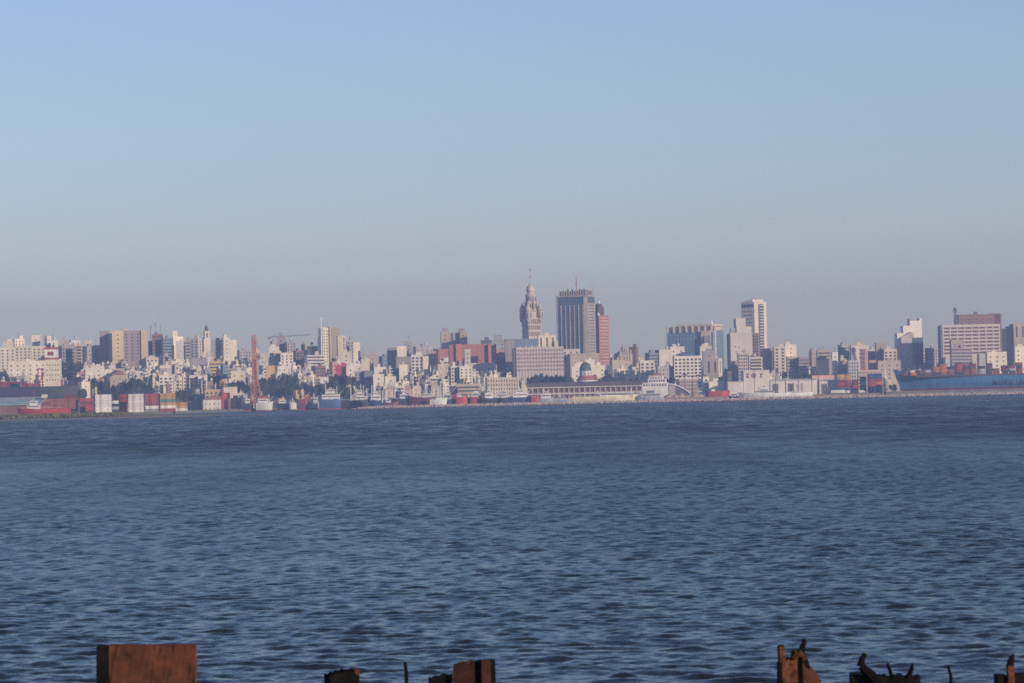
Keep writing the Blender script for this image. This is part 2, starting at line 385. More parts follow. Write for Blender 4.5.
# ---------------------------------------------------------------- containers
CPAL = dict(red=(.34,.06,.05), maroon=(.20,.055,.055), white=(.66,.64,.60), blue=(.045,.09,.20), navy=(.035,.05,.09), orange=(.50,.16,.06),
            ochre=(.50,.30,.10), green=(.06,.20,.16), grey=(.34,.35,.36), black=(.05,.05,.06), rust=(.26,.10,.065))
CM = {}
def container_mesh(col, L=12.2):
    if (col, L) in CM: return CM[(col, L)]
    mb = MB(); n = 16; H = 2.55; Wd = 2.4
    pts = []
    for i in range(n):
        a = -L/2 + .15 + (L - .3) * i / n; b = (L - .3) / n; o = -Wd/2 + .06
        pts += [(a, o), (a + b*.35, o), (a + b*.5, o + .07), (a + b*.85, o + .07)]
    pts += [(L/2 - .15, -Wd/2 + .06), (L/2 - .15, Wd/2 - .06), (-L/2 + .15, Wd/2 - .06)]
    mb.prism(pts, 'z', .12, H - .1)
    for sx in (-1, 1):
        for sy in (-1, 1): mb.box(sx*(L/2 - .16) - .09 , sx*(L/2 - .16) + .13, sy*(Wd/2 - .07) - .08, sy*(Wd/2 - .07) + .08, 0, H)
    for z in (0, H - .14):
        for sy in (-1, 1): mb.box(-L/2 + .3, L/2 - .3, sy*(Wd/2 - .05) - .06, sy*(Wd/2 - .05) + .06, z, z + .14)
    mb.box(L/2 - .14, L/2 + .02, -.9, -.04, .2, H - .2); mb.box(L/2 - .14, L/2 + .02, .04, .9, .2, H - .2)
    CM[(col, L)] = mb.mesh('container', mat('container_' + col, CPAL[col], .6, .22, .5, streak=True)); return CM[(col, L)]
TIER = ['ground level', 'second level', 'third level', 'fourth level', 'fifth level', 'sixth level', 'seventh level', 'eighth level']
def stack(px, D, zb, cols, where, group, L=12.2, rz=0.0):
    """cols from the bottom up"""
    X = W(px, 400, D).x
    for i, c in enumerate(cols):
        if c == '-': continue
        col, ln = (c[:-1], 6.1) if c.endswith('*') else (c, L)
        o = link('container', container_mesh(col, ln), None, (X + (R.uniform(-.1,.1)), D, zb + i * 2.6), rz)
        tag(o, f"{col} container, {TIER[i]}, {where}", 'container', group)
    px0, yt = proj((X, D, zb + len(cols) * 2.6)); sky_put(px0 - L/2/M1(D), px0 + L/2/M1(D), yt)
# ---------------------------------------------------------------- boats
def hull_mesh(L, B_, z0, z1, dr, sheer=.22, rake=.07, zlo=None, prou=0.0, zcut=None):
    """stern at -L/2, bow at L/2 (mirrored when dr<0)"""
    mb = MB(); N = 16; v = []; H = z1 - z0
    zt = z1 if zcut is None else zcut
    for i in range(N + 1):
        t = i / N; b = B_ / 2 * (1 - max(0, (t - .62) / .38) ** 2.1) * (.86 + .14 * min(1, t / .2)) + .05
        top = zt + (H * sheer * (max(0, t - .45) / .55) ** 2 + H * .06 * (1 - t) ** 3 if zcut is None else 0)
        for u in (0, .35, .7, 1.0):
            z = z0 + (top - z0) * u; hf = (z - z0) / H
            bb = b * (.55 + .45 * min(1, hf * 1.6) ** .6) + prou
            x = -L/2 + L * (1 - rake) * t + L * rake * hf * t ** 3
            v.append((dr * x, -bb, z)); v.append((dr * x, bb, z))
    f = []
    for i in range(N):
        for u in range(3):
            a = i * 8 + u * 2; b = a + 8; f.append((a, b, b + 2, a + 2)); f.append((a + 1, a + 3, b + 3, b + 1))
        f.append((i*8, i*8+1, i*8+9, i*8+8)); f.append((i*8+6, i*8+14, i*8+15, i*8+7))
    f.append((0, 2, 4, 6, 7, 5, 3, 1)); e = N * 8; f.append((e, e+1, e+3, e+5, e+7, e+6, e+4, e+2))
    mb.v = v; mb.f = f; return mb
HP = dict(black=(.035,.037,.045), navy=(.04,.06,.14), red=(.42,.055,.045), maroon=(.16,.045,.05), white=(.74,.73,.70), grey=(.30,.33,.36), sand=(.62,.54,.38),
          blue=(.055,.11,.24), pale=(.56,.58,.55), green=(.05,.14,.11), orange=(.6,.2,.06), sea=(.035,.155,.33))
def hp(c): return mat('hull_' + c, HP[c], .5, .14, .25, streak=True)
def boat(x0, x1, yd, D, dr, hc, sups, label, masts=(), boot='red', beam=None, cat='boat', name='fishing_boat', rz=0.0, group=None, derrick=()):
    def fn():
        m = M1(D); L = (x1 - x0) * m; xc = (x0 + x1) / 2; P = W(xc, yd, D); zd = P.z; Bm = beam or min(18, L * .24 + 1)
        root = empty(name, (P.x, D, 0), rz)
        hm = hull_mesh(L, Bm, -1.2, zd, dr); hm.build('hull', hp(hc), root)
        hull_mesh(L, Bm, -1.25, zd, dr, zcut=min(.9, zd * .3), prou=.05).build('boot_stripe', hp(boot), root)
        if L > 14:
            q = MB()
            for i in range(9):
                t = -.42 + .8 * i / 8; q.tube((dr*L*t, -Bm*.38, zd), (dr*L*t, -Bm*.38, zd + 1.1), .05, n=4)
            q.box(-L*.42, L*.38, -Bm*.38 - .05, -Bm*.38 + .05, zd + 1.05, zd + 1.15); q.build('railing', WPAINT, root)
        for k, (a, b, yt, c) in enumerate(sups):
            xa, xb = (a - xc) * m, (b - xc) * m; zt = W(xc, yt, D).z; hw = Bm * (.36 - .03 * (k % 3)); dz = zt - zd
            c1 = MB(); nl = max(1, int(dz / 3)); 
            for q_ in range(nl):
                za = zd + dz * q_ / nl - (.05 if q_ == 0 else 0); zb = zd + dz * (q_ + 1) / nl; ins = q_ * .35
                c1.box(xa + ins, xb - ins, -hw + ins, hw - ins, za, zb - .12); c1.box(xa + ins - .2, xb - ins + .2, -hw + ins - .25, hw - ins + .25, zb - .12, zb)
            sp = c1.build('deckhouse', hp(c), root)
            for q_ in range(nl):
                ins = q_ * .35; zz = zd + dz * (q_ + .5) / nl
                if xb - xa > 2.5: MB().box(xa + ins + .5, xb - ins - .5, -hw + ins - .06, -hw + ins + .2, zz, zz + min(.9, dz/nl*.4)).build('window_strip', GLASS, sp)
        for (a, yt) in masts:
            xa = (a - xc) * m; zt = W(xc, yt, D).z; q = MB().tube((xa, 0, zd), (xa, 0, zt), .42, .26); q.box(xa - .9, xa + .9, -.1, .1, zd + (zt - zd) * .75, zd + (zt - zd) * .75 + .2)
            q.tube((xa, 0, zd + (zt - zd) * .2), (xa + dr * (zt - zd) * .5, 0, zd + (zt - zd) * .7), .24, .16, 5); q.tube((xa, 0, zt - .3), (xa - dr * (zt - zd) * .5, 0, zd + .6), .05, n=4)
            q.build('mast', WPAINT if hc != 'red' else hp('red'), root)
        for (a, ya, b, yb, c) in derrick:
            MB().tube(((a - xc) * m, -1, W(xc, ya, D).z), ((b - xc) * m, -1.5, W(xc, yb, D).z), .4, .25).build('derrick', hp(c), root)
        tag(root, label, cat, group); sky_put(x0, x1, yd + 1)
        for (a, b, yt, c) in sups: sky_put(a, b, yt + .5)
    Q.append((D, fn))
# ---------------------------------------------------------------- landmarks
class LM:
    def __init__(s, name, label, cat, D, pxc, rz=0.0, group=None, yref=372):
        s.D = D; s.m = M1(D); s.c = pxc; P = W(pxc, yref, D); s.x0 = P.x; s.g = ground(P.x, D) - 2; s.root = empty(name, (P.x, D, s.g), rz)
        tag(s.root, label, cat, group)
    def x(s, px): return (px - s.c) * s.m
    def z(s, py): return W(s.c, py, s.D).z - s.g
    def box(s, name, x0, x1, yt, yb, d0, d1, m, par=None):
        zb = 0 if yb is None else s.z(yb); o = MB().box(s.x(x0), s.x(x1), d0, d1, zb, s.z(yt)).build(name, m, par or s.root); sky_put(x0, x1, yt); return o
def salvo():
    a = LM('ornate_tower', 'tall ornate tan tower with corner turrets and a domed top below its mast', 'tower', 4020, 530.8, .45, yref=300)
    st = mat('aged_render', (.60, .51, .40), .9, .14, .25, streak=True); st2 = mat('aged_render_dark', (.50, .42, .33), .9, .15, .3)
    m = a.m; ph = math.pi / 8
    MB().box(-8, 8, -8, 8, 0, a.z(318)).build('shaft', st, a.root)
    q = MB()
    for zz in (318.5, 325, 331): q.box(-8.7, 8.7, -8.7, 8.7, a.z(zz) - .5, a.z(zz) + .5)
    q.build('cornice', st, a.root)
    for side, rot in ((0, 0), (1, math.pi / 2)):
        for i in range(6):
            for j, (yt, yb) in enumerate(((319.6, 324), (326, 330), (332.2, 336.2))):
                u = -6.3 + i * 2.52; w_ = MB().box(u - .6, u + .6, -8.12, -7.8, a.z(yb), a.z(yt)).build('window', GLASS, a.root)
                if rot: w_.rotation_euler = (0, 0, rot)
    for i in range(7):
        u = -7.55 + i * 2.52
        for rot in (0, math.pi / 2):
            o = MB().box(u - .3, u + .3, -8.5, -7.9, a.z(340), a.z(319)).build('pilaster', st, a.root); o.rotation_euler = (0, 0, rot)
    zz = a.z
    MB().lathe([(7.4, zz(318)), (7.4, zz(312)), (8.2, zz(311.4)), (8.2, zz(310.6)), (6.8, zz(310)), (6.6, zz(303.6)), (7.6, zz(303)), (7.4, zz(302.2)), (5.9, zz(301.6)), (5.7, zz(297)), (6.5, zz(296.4)), (6.3, zz(295.6)), (5.4, zz(295))], 16, 0, 0, ph).build('drum', st, a.root)
    for i in range(16):
        t = ph + i * math.pi / 8
        for (r, yb, yt, wd) in ((6.75, 309, 304.4, .8), (5.8, 301, 297.6, .6)):
            o = MB().box(r - .3, r + .12, -wd, wd, zz(yb), zz(yt)).build('window', GLASS, a.root); o.rotation_euler = (0, 0, t + math.pi / 16)
    MB().lathe([(5.6, zz(295)), (5.4, zz(294.2)), (4.2, zz(293.8)), (4.3, zz(291.4)), (5.2, zz(291)), (4.9, zz(289.2)), (4.3, zz(287.4)), (3.2, zz(286)), (2.2, zz(285.2)), (1.7, zz(284.8)), (1.7, zz(283.6)), (.9, zz(283)), (.3, zz(282))], 16, 0, 0, 0).build('dome', st2, a.root)
    for i in range(4):
        t = math.pi / 4 + i * math.pi / 2; cx, cy = 10.7 * math.cos(t), 10.7 * math.sin(t)
        o = MB().lathe([(1.2, zz(323)), (2.9, zz(320.5)), (3.0, zz(311)), (3.5, zz(310.5)), (3.3, zz(309.6)), (2.6, zz(307.5)), (1.3, zz(305.2)), (.4, zz(303.6)), (.2, zz(301.8))], 12, cx, cy).build('turret', st2 if i > 1 else st, a.root)
        for k in range(6):
            tt = k * math.pi / 3; MB().box(cx + 2.95*math.cos(tt) - .35, cx + 2.95*math.cos(tt) + .35, cy + 2.95*math.sin(tt) - .35, cy + 2.95*math.sin(tt) + .35, zz(318.5), zz(313)).build('window', GLASS, o)
    for i in range(8):
        t = i * math.pi / 4; cx, cy = 7.5 * math.cos(t), 7.5 * math.sin(t)
        MB().lathe([(1.2, zz(311)), (1.2, zz(304.4)), (1.4, zz(304)), (1.1, zz(301.6)), (.3, zz(299.6))], 8, cx, cy).build('pinnacle', st2, a.root)
    q = MB().tube((0, 0, zz(281)), (0, 0, zz(267.5)), .35, .12)
    q.build('mast', METAL, a.root)
    for yy in (276.6, 269.5): MB().lathe([(.75, zz(yy + 1.3)), (.75, zz(yy - 1))], 8).build('aerial_ring', mat('aerial_red', (.42,.25,.24), .6), a.root)
    a.box('lower_wing', 516.5, 545, 340.5, None, -11, 14, st)
    sky_put(521, 540, 300)
Q.append((4020, salvo))
def glass_tower():
    a = LM('office_tower', 'tallest slab tower, dark blue glass with pale vertical fins and a ribbed crown', 'skyscraper', 3900, 587.6, -.36, yref=320)
    st = mat('pale_concrete', (.42, .375, .33), .8, .1, .15, streak=True); g = mat('slate_glass', (.075,.12,.165), .25, .12, .06, spec=.5); zz = a.z; m = a.m
    wF = (588 - 557.6) * m / math.cos(.36); dS = (596 - 588) * m / math.sin(.36)
    H = zz(296.5)
    MB().box(-wF, 0, 0, dS, 0, H).build('glass_wall', g, a.root)
    n = 7
    for i in range(n + 1):
        x = -wF + wF * i / n; wd = 1.6 if i in (0,) else 1.0
        MB().box(x - wd/2, x + wd/2, -.8, .1, 0, zz(304.5) if i else H).build('fin', st, a.root)
    MB().box(-4.2, .3, -.9, dS * .0 + .2, 0, H).build('corner_pier', mat('sand_stone', (.56,.46,.35), .85), a.root)
    MB().box(-wF - .4, .4, -1.0, dS + .3, H, H + 1.6).build('roof_slab', st, a.root)
    for j in range(20):
        z = H - 14 - j * 3.6
        if z > 30: MB().box(-wF + .3, -4.4, -.22, .1, z, z + .5).build('spandrel', mat('spandrel_blue', (.10,.13,.16), .4), a.root)
    sw = MB().box(.02, .55, 1.2, dS - .3, 0, zz(303)).build('side_wall', st, a.root)
    for j in range(28):
        z = zz(303) - 3 - j * 3.4
        if z > 30: MB().box(.5, .72, 4, dS - 4, z, z + 1.1).build('window_band', mat('side_window', (.16,.16,.16), .5), sw)
    cr = MB().box(-wF * .93, -wF * .06, 2, dS - 2, H + 1.6, zz(290.6)).build('crown', mat('crown_panel', (.21,.165,.15), .8), a.root)
    for i in range(12):
        x = -wF * .92 + wF * .85 * i / 11; MB().box(x - .4, x + .4, 1.2, 2.1, H + 1.6, zz(289.4)).build('crown_rib', st, cr)
    MB().box(-8, -1, 3, dS - 3, zz(290.6), zz(289)).build('plant_room', st, a.root)
    q = MB().tube((-wF*.42, 8, zz(290.6)), (-wF*.42, 8, zz(273.5)), .5, .12); q.tube((-wF*.42, 8, zz(285)), (-wF*.42, 8, zz(277)), .8, .4); q.build('mast', mat('mast_red', (.35,.12,.10), .6), a.root)
    for xx in (.54, .3, .16, .68): MB().tube((-wF*xx, 6, zz(290.6)), (-wF*xx, 6, zz(288.2)), .7).build('roof_dish', DARKM, a.root)
    sky_put(557.5, 597.5, 290)
Q.append((3900, glass_tower))
def red_tower():
    a = LM('office_tower', 'slim pink brick tower with pale window bands beside the dark glass tower', 'skyscraper', 3960, 598.8, .6, yref=320)
    zz = a.z; m = a.m; w_ = (609 - 599) * m / math.cos(.6); d_ = 3.4 * m / math.sin(.6)
    pk = mat('pink_brick', (.40, .17, .13), .85, .12, .2)
    MB().box(0, w_, 0, d_, 0, zz(315.5)).build('wall', pk, a.root)
    for j in range(15):
        z = zz(315.5) - 3.0 - j * 3.75
        MB().box(1.4, w_ - .5, -.12, .2, z, z + 1.35).build('window_band', mat('pale_band', (.50,.34,.29), .6), a.root)
        MB().box(1.4, w_ - .5, -.06, .2, z + 1.45, z + 2.0).build('window_band', GLASS, a.root)
    dk = mat('dark_brick', (.13, .085, .08), .85); MB().box(-.6, w_ * .62, 1, d_ - .5, zz(315.5), zz(307)).build('upper_storeys', dk, a.root)
    MB().box(0, w_ * .45, 1.5, d_ - 1, zz(307), zz(303.8)).build('plant_room', dk, a.root)
    MB().lathe([(.4, zz(304)), (1.4, zz(302.6)), (1.5, zz(301.6)), (.7, zz(300.8))], 8, 4.2, 5).build('radome', WPAINT, a.root)
    MB().lathe([(1.2, zz(315.5)), (1.4, zz(313.6)), (.5, zz(312.8))], 8, .4, 1).build('radome', WPAINT, a.root)
    MB().tube((1, 3, zz(304)), (1, 3, zz(276)), .14, .06).build('mast', METAL, a.root)
    sky_put(596, 609, 307)
Q.append((3960, red_tower))
def blue_glass():
    a = LM('office_block', 'wide blue glass block with columned cream roof frame above the white grid offices', 'building', 3880, 713, -.42, yref=345)
    zz = a.z; m = a.m; cr = mat('cream_panel', (.60,.50,.40), .8, .1, .2); wF = (713 - 668) * m / math.cos(.42); dS = 12.5 * m / math.sin(.42)
    MB().box(-wF, 0, 0, dS, 0, zz(330)).build('glass_wall', DARKG, a.root)
    MB().box(-wF * .97, -2, 1.5, dS - 1, zz(330), zz(325.8)).build('attic', cr, a.root)
    MB().box(-wF * .78, -.2, -.6, dS - 1, zz(325.8), zz(323.8)).build('roof_frame', cr, a.root)
    for i in range(8):
        x = -wF + wF * i / 7.3; MB().box(x, x + 1.6, -1.3, 1.2, zz(332), zz(325.6)).build('column', cr, a.root)
    for i in range(15):
        x = -wF + wF * i / 14; MB().box(x - .15, x + .15, -.3, .1, 0, zz(332)).build('mullion', mat('mullion_blue', (.2,.24,.27), .4), a.root)
    for j in range(9):
        z = zz(332) - 4.4 * j; MB().box(-wF, 0, -.25, .1, z - .3, z).build('floor_line', mat('mullion_blue', (.2,.24,.27), .4), a.root)
    MB().box(.05, .7, dS * .12, dS * .26, zz(375), zz(326.5)).build('side_pier', cr, a.root)
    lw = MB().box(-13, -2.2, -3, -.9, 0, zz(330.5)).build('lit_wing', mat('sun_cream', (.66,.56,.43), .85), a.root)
    MB().box(-8, -1.0, -6, -3.1, 0, zz(335.5)).build('grey_wing', wall('grey'), a.root)
    MB().tube((-2, 3, zz(324)), (-2, 3, zz(319.5)), .9, .6).build('roof_mast', WPAINT, a.root)
    sky_put(666, 725, 327)
Q.append((3880, blue_glass))
def white_tower():
    a = LM('apartment_tower', 'tall cream apartment tower with a dark balcony column rising alone', 'skyscraper', 4150, 754.3, .95, yref=310)
    zz = a.z; m = a.m; w_ = (767 - 753.5) * m / math.cos(.95); d_ = 12.6 * m / math.sin(.95)
    c = mat('tower_cream', (.64,.55,.43), .85, .08, .15, streak=True)
    MB().box(0, w_, 0, d_, 0, zz(301.5)).build('wall', c, a.root)
    MB().box(w_ * .32, w_ * .76, -.12, 1, 0, zz(304)).build('window_column', mat('shade_glass', (.10,.105,.12), .4), a.root)
    for j in range(20):
        z = zz(305) - j * 3.4
        if z > 20: MB().box(w_ * .36, w_ * .72, -1.4, .1, z - 1, z).build('balcony', c, a.root)
    sh = MB().box(-.18, .3, 1.5, d_ - 1.5, zz(307.3), zz(304)).build('shade_band', mat('shade_glass', (.10,.105,.12), .4), a.root)
    for i in range(5):
        for j in range(12):
            z = zz(312) - j * 4.4; y = 4 + (d_ - 8) * i / 4; MB().box(-.1, .2, y - .7, y + .7, z, z + 1.5).build('window', GLASS, a.root)
    MB().box(2, w_ - 2, 3, d_ - 6, zz(301.5), zz(299.3)).build('plant_room', c, a.root)
    MB().box(-.3, 3.5, 2, d_ * .7, zz(301.5), zz(300.3)).build('roof_slab', WPAINT, a.root)
    for k in (3, 7, 12): MB().tube((k, 5, zz(299.3)), (k, 5, zz(297)), .12).build('antenna', DARKM, a.root)
    sky_put(741, 767, 300)
Q.append((4150, white_tower))
def step_white():
    a = LM('apartment_block', 'pale blank-walled block with a tall narrow middle step right of the blue glass', 'building', 3905, 731, .06, yref=345)
    zz = a.z; c = wall('white'); c2 = mat('warm_white', (.62,.56,.49), .9, .08, .1, streak=True); X = a.x
    a.box('lower_wall', 730.5, 752.5, 333, None, 0, 26, c2); a.box('middle_wall', 737, 752, 326.8, 333.2, .4, 24, c2); a.box('top_wall', 736.6, 746.2, 318.5, 327, .2, 22, c2)
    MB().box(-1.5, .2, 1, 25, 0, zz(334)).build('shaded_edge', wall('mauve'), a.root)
    MB().box(X(731.2), X(736.2), 2, 10, zz(333), zz(328)).build('tank_room', wall('grey'), a.root)
    for i, (x_, y_) in enumerate(((735, 346), (738.8, 347), (741.8, 350.5), (735.6, 351))): MB().box(X(x_), X(x_) + 1, -.08, .3, zz(y_ + 1.6), zz(y_)).build('window', GLASS, a.root)
Q.append((3905, step_white))
def ribbon_office():
    a = LM('office_block', 'wide office block striped by dark ribbon windows, brown block rising behind it', 'building', 3780, 943, .03, yref=338)
    zz = a.z; X = a.x; c = mat('office_cream', (.60,.53,.45), .8, .08, .15)
    a.box('wall', 942.5, 1000.5, 325, None, 0, 22, c); MB().box(X(940.8), X(942.4), .5, 21, 0, zz(325.5)).build('end_wall', wall('bluegrey'), a.root)  # blue-grey puts the left end's shade into its colour
    for j in range(8):
        z = zz(327.6 + j * 3.55); MB().box(X(944), X(999.3), -.1, .4, z - 1.9, z).build('window_band', mat('ribbon_glass', (.13,.085,.075), .4), a.root)
        MB().box(X(943), X(1000.2), -.5, .1, z + .05, z + .4).build('sill', c, a.root)
    for k in range(7): MB().box(X(950 + k * 7.2), X(950.8 + k * 7.2), -.14, .3, zz(353), zz(326.5)).build('pier', c, a.root)
Q.append((3780, ribbon_office))
def grid_office():
    a = LM('office_block', 'broad cream office block with a regular window grid behind the row of trees', 'building', 3740, 517, .04)
    zz = a.z; X = a.x; c = mat('grid_cream', (.56,.49,.43), .8, .08, .15)
    a.box('wall', 517, 564, 347.5, None, 0, 20, c); MB().box(X(513.2), -.02, .6, 19, 0, zz(348)).build('end_wall', mat('shade_slate', (.10,.115,.14), .7), a.root)  # end wall's dark slate colour stands in for its shade
    nx, ny = 16, 6; pw = (564 - 517) * a.m / nx; ph_ = 4.15
    me = cbox(pw * .62, .3, 1.9, mat('office_glass', (.26,.205,.185), .6))
    for j in range(ny):
        for i in range(nx): link('window', me, a.root, ((i + .5) * pw, .06, zz(348.4) - (j + 1) * ph_ + .6))
    for i in range(0, nx + 1, 1): MB().box(i * pw - .22, i * pw + .22, -.45, .02, 0, zz(348)).build('pilaster', c, a.root)
    for i in range(7): MB().box(X(520 + i*6), X(521.6 + i*6), 6, 12, zz(347.5), zz(346.4)).build('roof_vent', c, a.root)
Q.append((3740, grid_office))
def church_dome():
    a = LM('domed_church', 'green-domed round chapel with a red roof skirt above the terminal roof', 'church', 3560, 585.5)
    zz = a.z; X = a.x; wt = mat('chapel_white', (.66,.64,.60), .85); rd = mat('red_tile', (.34,.14,.11), .85, .2, .4); gr = mat('copper_green', (.11,.155,.13), .7, .2, .3)
    r = 6.0; MB().lathe([(r, 0), (r, zz(372)), (r + .5, zz(371.6)), (r + .3, zz(371))], 20).build('drum', wt, a.root)
    MB().lathe([(r + .1, zz(371)), (r * .98, zz(368.5)), (r * .86, zz(365.8)), (r * .62, zz(363.6)), (r * .3, zz(362.3)), (.6, zz(361.8))], 20).build('dome', gr, a.root)
    MB().lathe([(.9, zz(361.9)), (.9, zz(359.6)), (.3, zz(358.6)), (.1, zz(356.6))], 8).build('lantern', wt, a.root)
    MB().lathe([(r + 3.6, zz(380)), (r + 3.2, zz(379.4)), (r + .3, zz(375.6))], 20).build('skirt_roof', rd, a.root)
    MB().lathe([(r + 2.8, 0), (r + 2.8, zz(380))], 20).build('lower_drum', wt, a.root)
    for i in range(10):
        t = i * .628 + .2; o = MB().box(r - .2, r + .1, -.5, .5, zz(375.2), zz(372.8)).build('window', GLASS, a.root); o.rotation_euler = (0, 0, t)
    MB().prism([(X(591.5), zz(380.2)), (X(598), zz(380.2)), (X(596.5), zz(375)), (X(592.6), zz(374.6))], 'y', 1, 9).build('side_roof', rd, a.root)
    MB().box(X(591.8), X(597.6), 1.4, 8.6, 0, zz(380.2)).build('side_wall', wt, a.root)
    sky_put(579, 598, 365)
Q.append((3560, church_dome))
def terminal():
    a = LM('passenger_terminal', 'long two-storey arcaded terminal with a dark roof along the quay', 'terminal building', 3385, 527, .02)
    zz = a.z; X = a.x; c = mat('terminal_cream', (.50,.45,.39), .8); L = X(641.5)
    zt = zz(387.6); MB().box(0, L, 1.8, 18, 0, zt).build('wall', mat('terminal_wall', (.30,.22,.20), .85), a.root)
    MB().prism([(-.6, zt + .1), (18.6, zt + .1), (17, zt + 4.0), (9, zt + 4.7), (2, zt + 3.9)], 'x', -.8, L + .8).build('roof', mat('slate_roof', (.105,.085,.082), .9, .15, .2), a.root)
    MB().box(-.5, L + .5, -.3, 2, zt - 1.0, zt).build('eaves', c, a.root); MB().box(-.2, L + .2, -.2, 1.9, zt - 7.4, zt - 5.9).build('floor_slab', c, a.root)
    MB().box(-.2, L + .2, -.15, 1.8, zt - 12.6, zt - 11.4).build('base_wall', c, a.root)
    n = 22
    for i in range(n + 1):
        x = L * i / n; MB().box(x - .25, x + .25, -.25, .5, 0, zt - 1.02).build('column', c, a.root)
        if i < n:
            for z in (zt - 5.2, zt - 11): MB().box(x + .9, x + L / n - .9, 1.7, 2, z, z + 3.4).build('window', mat('arcade_window', (.13,.085,.075), .5), a.root)
    sky_put(526, 642, 383)
Q.append((3385, terminal))
def white_terminal():
    a = LM('ferry_terminal', 'white stepped ferry terminal with open decks at the end of the long arcade', 'terminal building', 3390, 642, .02)
    zz = a.z; X = a.x; c = mat('deck_white', (.68,.66,.63), .7)
    for k, (x0, x1, yt, yb) in enumerate(((642, 668, 383.6, 399), (648, 666.5, 379.5, 383.6), (649, 664, 376.6, 379.5))):
        b = MB().box(X(x0), X(x1), k * 2, 16, zz(yb) if k else 0, zz(yt)).build('storey', c, a.root)
        MB().box(X(x0) - .5, X(x1) + .5, k * 2 - .7, 16.5, zz(yt), zz(yt) + .6).build('deck_slab', c, a.root)
        for i in range(9 - k * 2):
            x = X(x0) + 1 + (X(x1) - X(x0) - 2) * i / (9 - k * 2); MB().box(x, x + 1.7, k * 2 - .1, k * 2 + .3, zz(yt) - 2.6, zz(yt) - .8).build('window', GLASS, b)
    MB().prism([(X(651), zz(376)), (X(663), zz(376)), (X(660), zz(373.4)), (X(655), zz(373))], 'y', 5, 12).build('roof', wall('brown'), a.root)
    sky_put(642, 668, 380)
Q.append((3390, white_terminal))
def arch_shed():
    a = LM('arched_shed', 'dark-mouthed shed under a curved white roof beside the ferry terminal', 'shed', 3400, 668, .03)
    zz = a.z; X = a.x; pts = []
    for i in range(9): t = i / 8; pts.append((X(668.5 + 21 * t), zz(383.4 + 9.5 * t ** 1.8)))
    low = [(x, z - .9) for x, z in reversed(pts)]
    MB().prism(pts + low, 'y', -.5, 20).build('roof', WPAINT, a.root)
    MB().prism([(x, z - .95) for x, z in pts] + [(X(689.2), 0), (X(668.8), 0)], 'y', 1.2, 19).build('wall', mat('shed_dark', (.13,.12,.125), .8), a.root)  # dark solid paints in the unlit interior behind the open front
    MB().box(X(668.8), X(675), .4, 1.1, 0, zz(385.5)).build('front_panel', wall('grey'), a.root)
    sky_put(668, 680, 385)
Q.append((3400, arch_shed))
def steeple():
    a = LM('church_tower', 'slim cream belfry with a dark pointed cap on the left skyline', 'church', 4180, 207.3, .3)
    zz = a.z; c = wall('cream'); MB().box(-4.4, 3.6, -4, 4, 0, zz(339)).build('base_wall', c, a.root)
    MB().box(-2.9, 2.9, -2.9, 2.9, zz(339), zz(331.6)).build('belfry', c, a.root); MB().box(-3.3, 3.3, -3.3, 3.3, zz(331.6), zz(331.1)).build('cornice', c, a.root)
    MB().lathe([(2.3, zz(331.1)), (2.3, zz(328.6)), (2.5, zz(328.4)), (1.7, zz(326.8)), (.6, zz(325.6)), (.1, zz(323.6))], 8).build('cap', ROOF, a.root)
    for r in (0, math.pi/2, -math.pi/2): o = MB().box(-.9, .9, -3.0, -2.8, zz(337.6), zz(333)).build('window', GLASS, a.root); o.rotation_euler = (0, 0, r)
    MB().prism([(-6, zz(341)), (5, zz(341)), (-.5, zz(337.4))], 'y', 4.1, 16).build('roof', ROOF, a.root); MB().box(-6, 5, 4.05, 16, 0, zz(341) - .02).build('nave_wall', c, a.root)
    sky_put(203, 211, 332)
Q.append((4180, steeple))
def church2():
    a = LM('church', 'tan church with a small pointed lantern over its roof left of the brown block', 'church', 4050, 625, .3)
    zz = a.z; c = wall('tan'); MB().box(-8, 9, -2, 14, 0, zz(354.5)).build('wall', c, a.root)
    MB().prism([(-8.4, zz(354.4)), (9.4, zz(354.4)), (.5, zz(349.5))], 'y', -2.3, 14.3).build('roof', wall('mauve'), a.root)
    MB().lathe([(2.6, zz(353)), (2.6, zz(349)), (2.2, zz(347.4)), (.8, zz(346.4)), (.15, zz(343.8))], 10, -1, 3).build('lantern', wall('grey'), a.root)
    for x in (-6, 6.4): MB().lathe([(1.5, 0), (1.5, zz(351)), (.2, zz(349))], 8, x, -1.8).build('turret', c, a.root)
    for i in range(4): MB().box(-5 + i*3.4, -3.9 + i*3.4, -2.1, -1.8, zz(360), zz(356.4)).build('window', GLASS, a.root)
    sky_put(619, 633, 351)
Q.append((4050, church2))
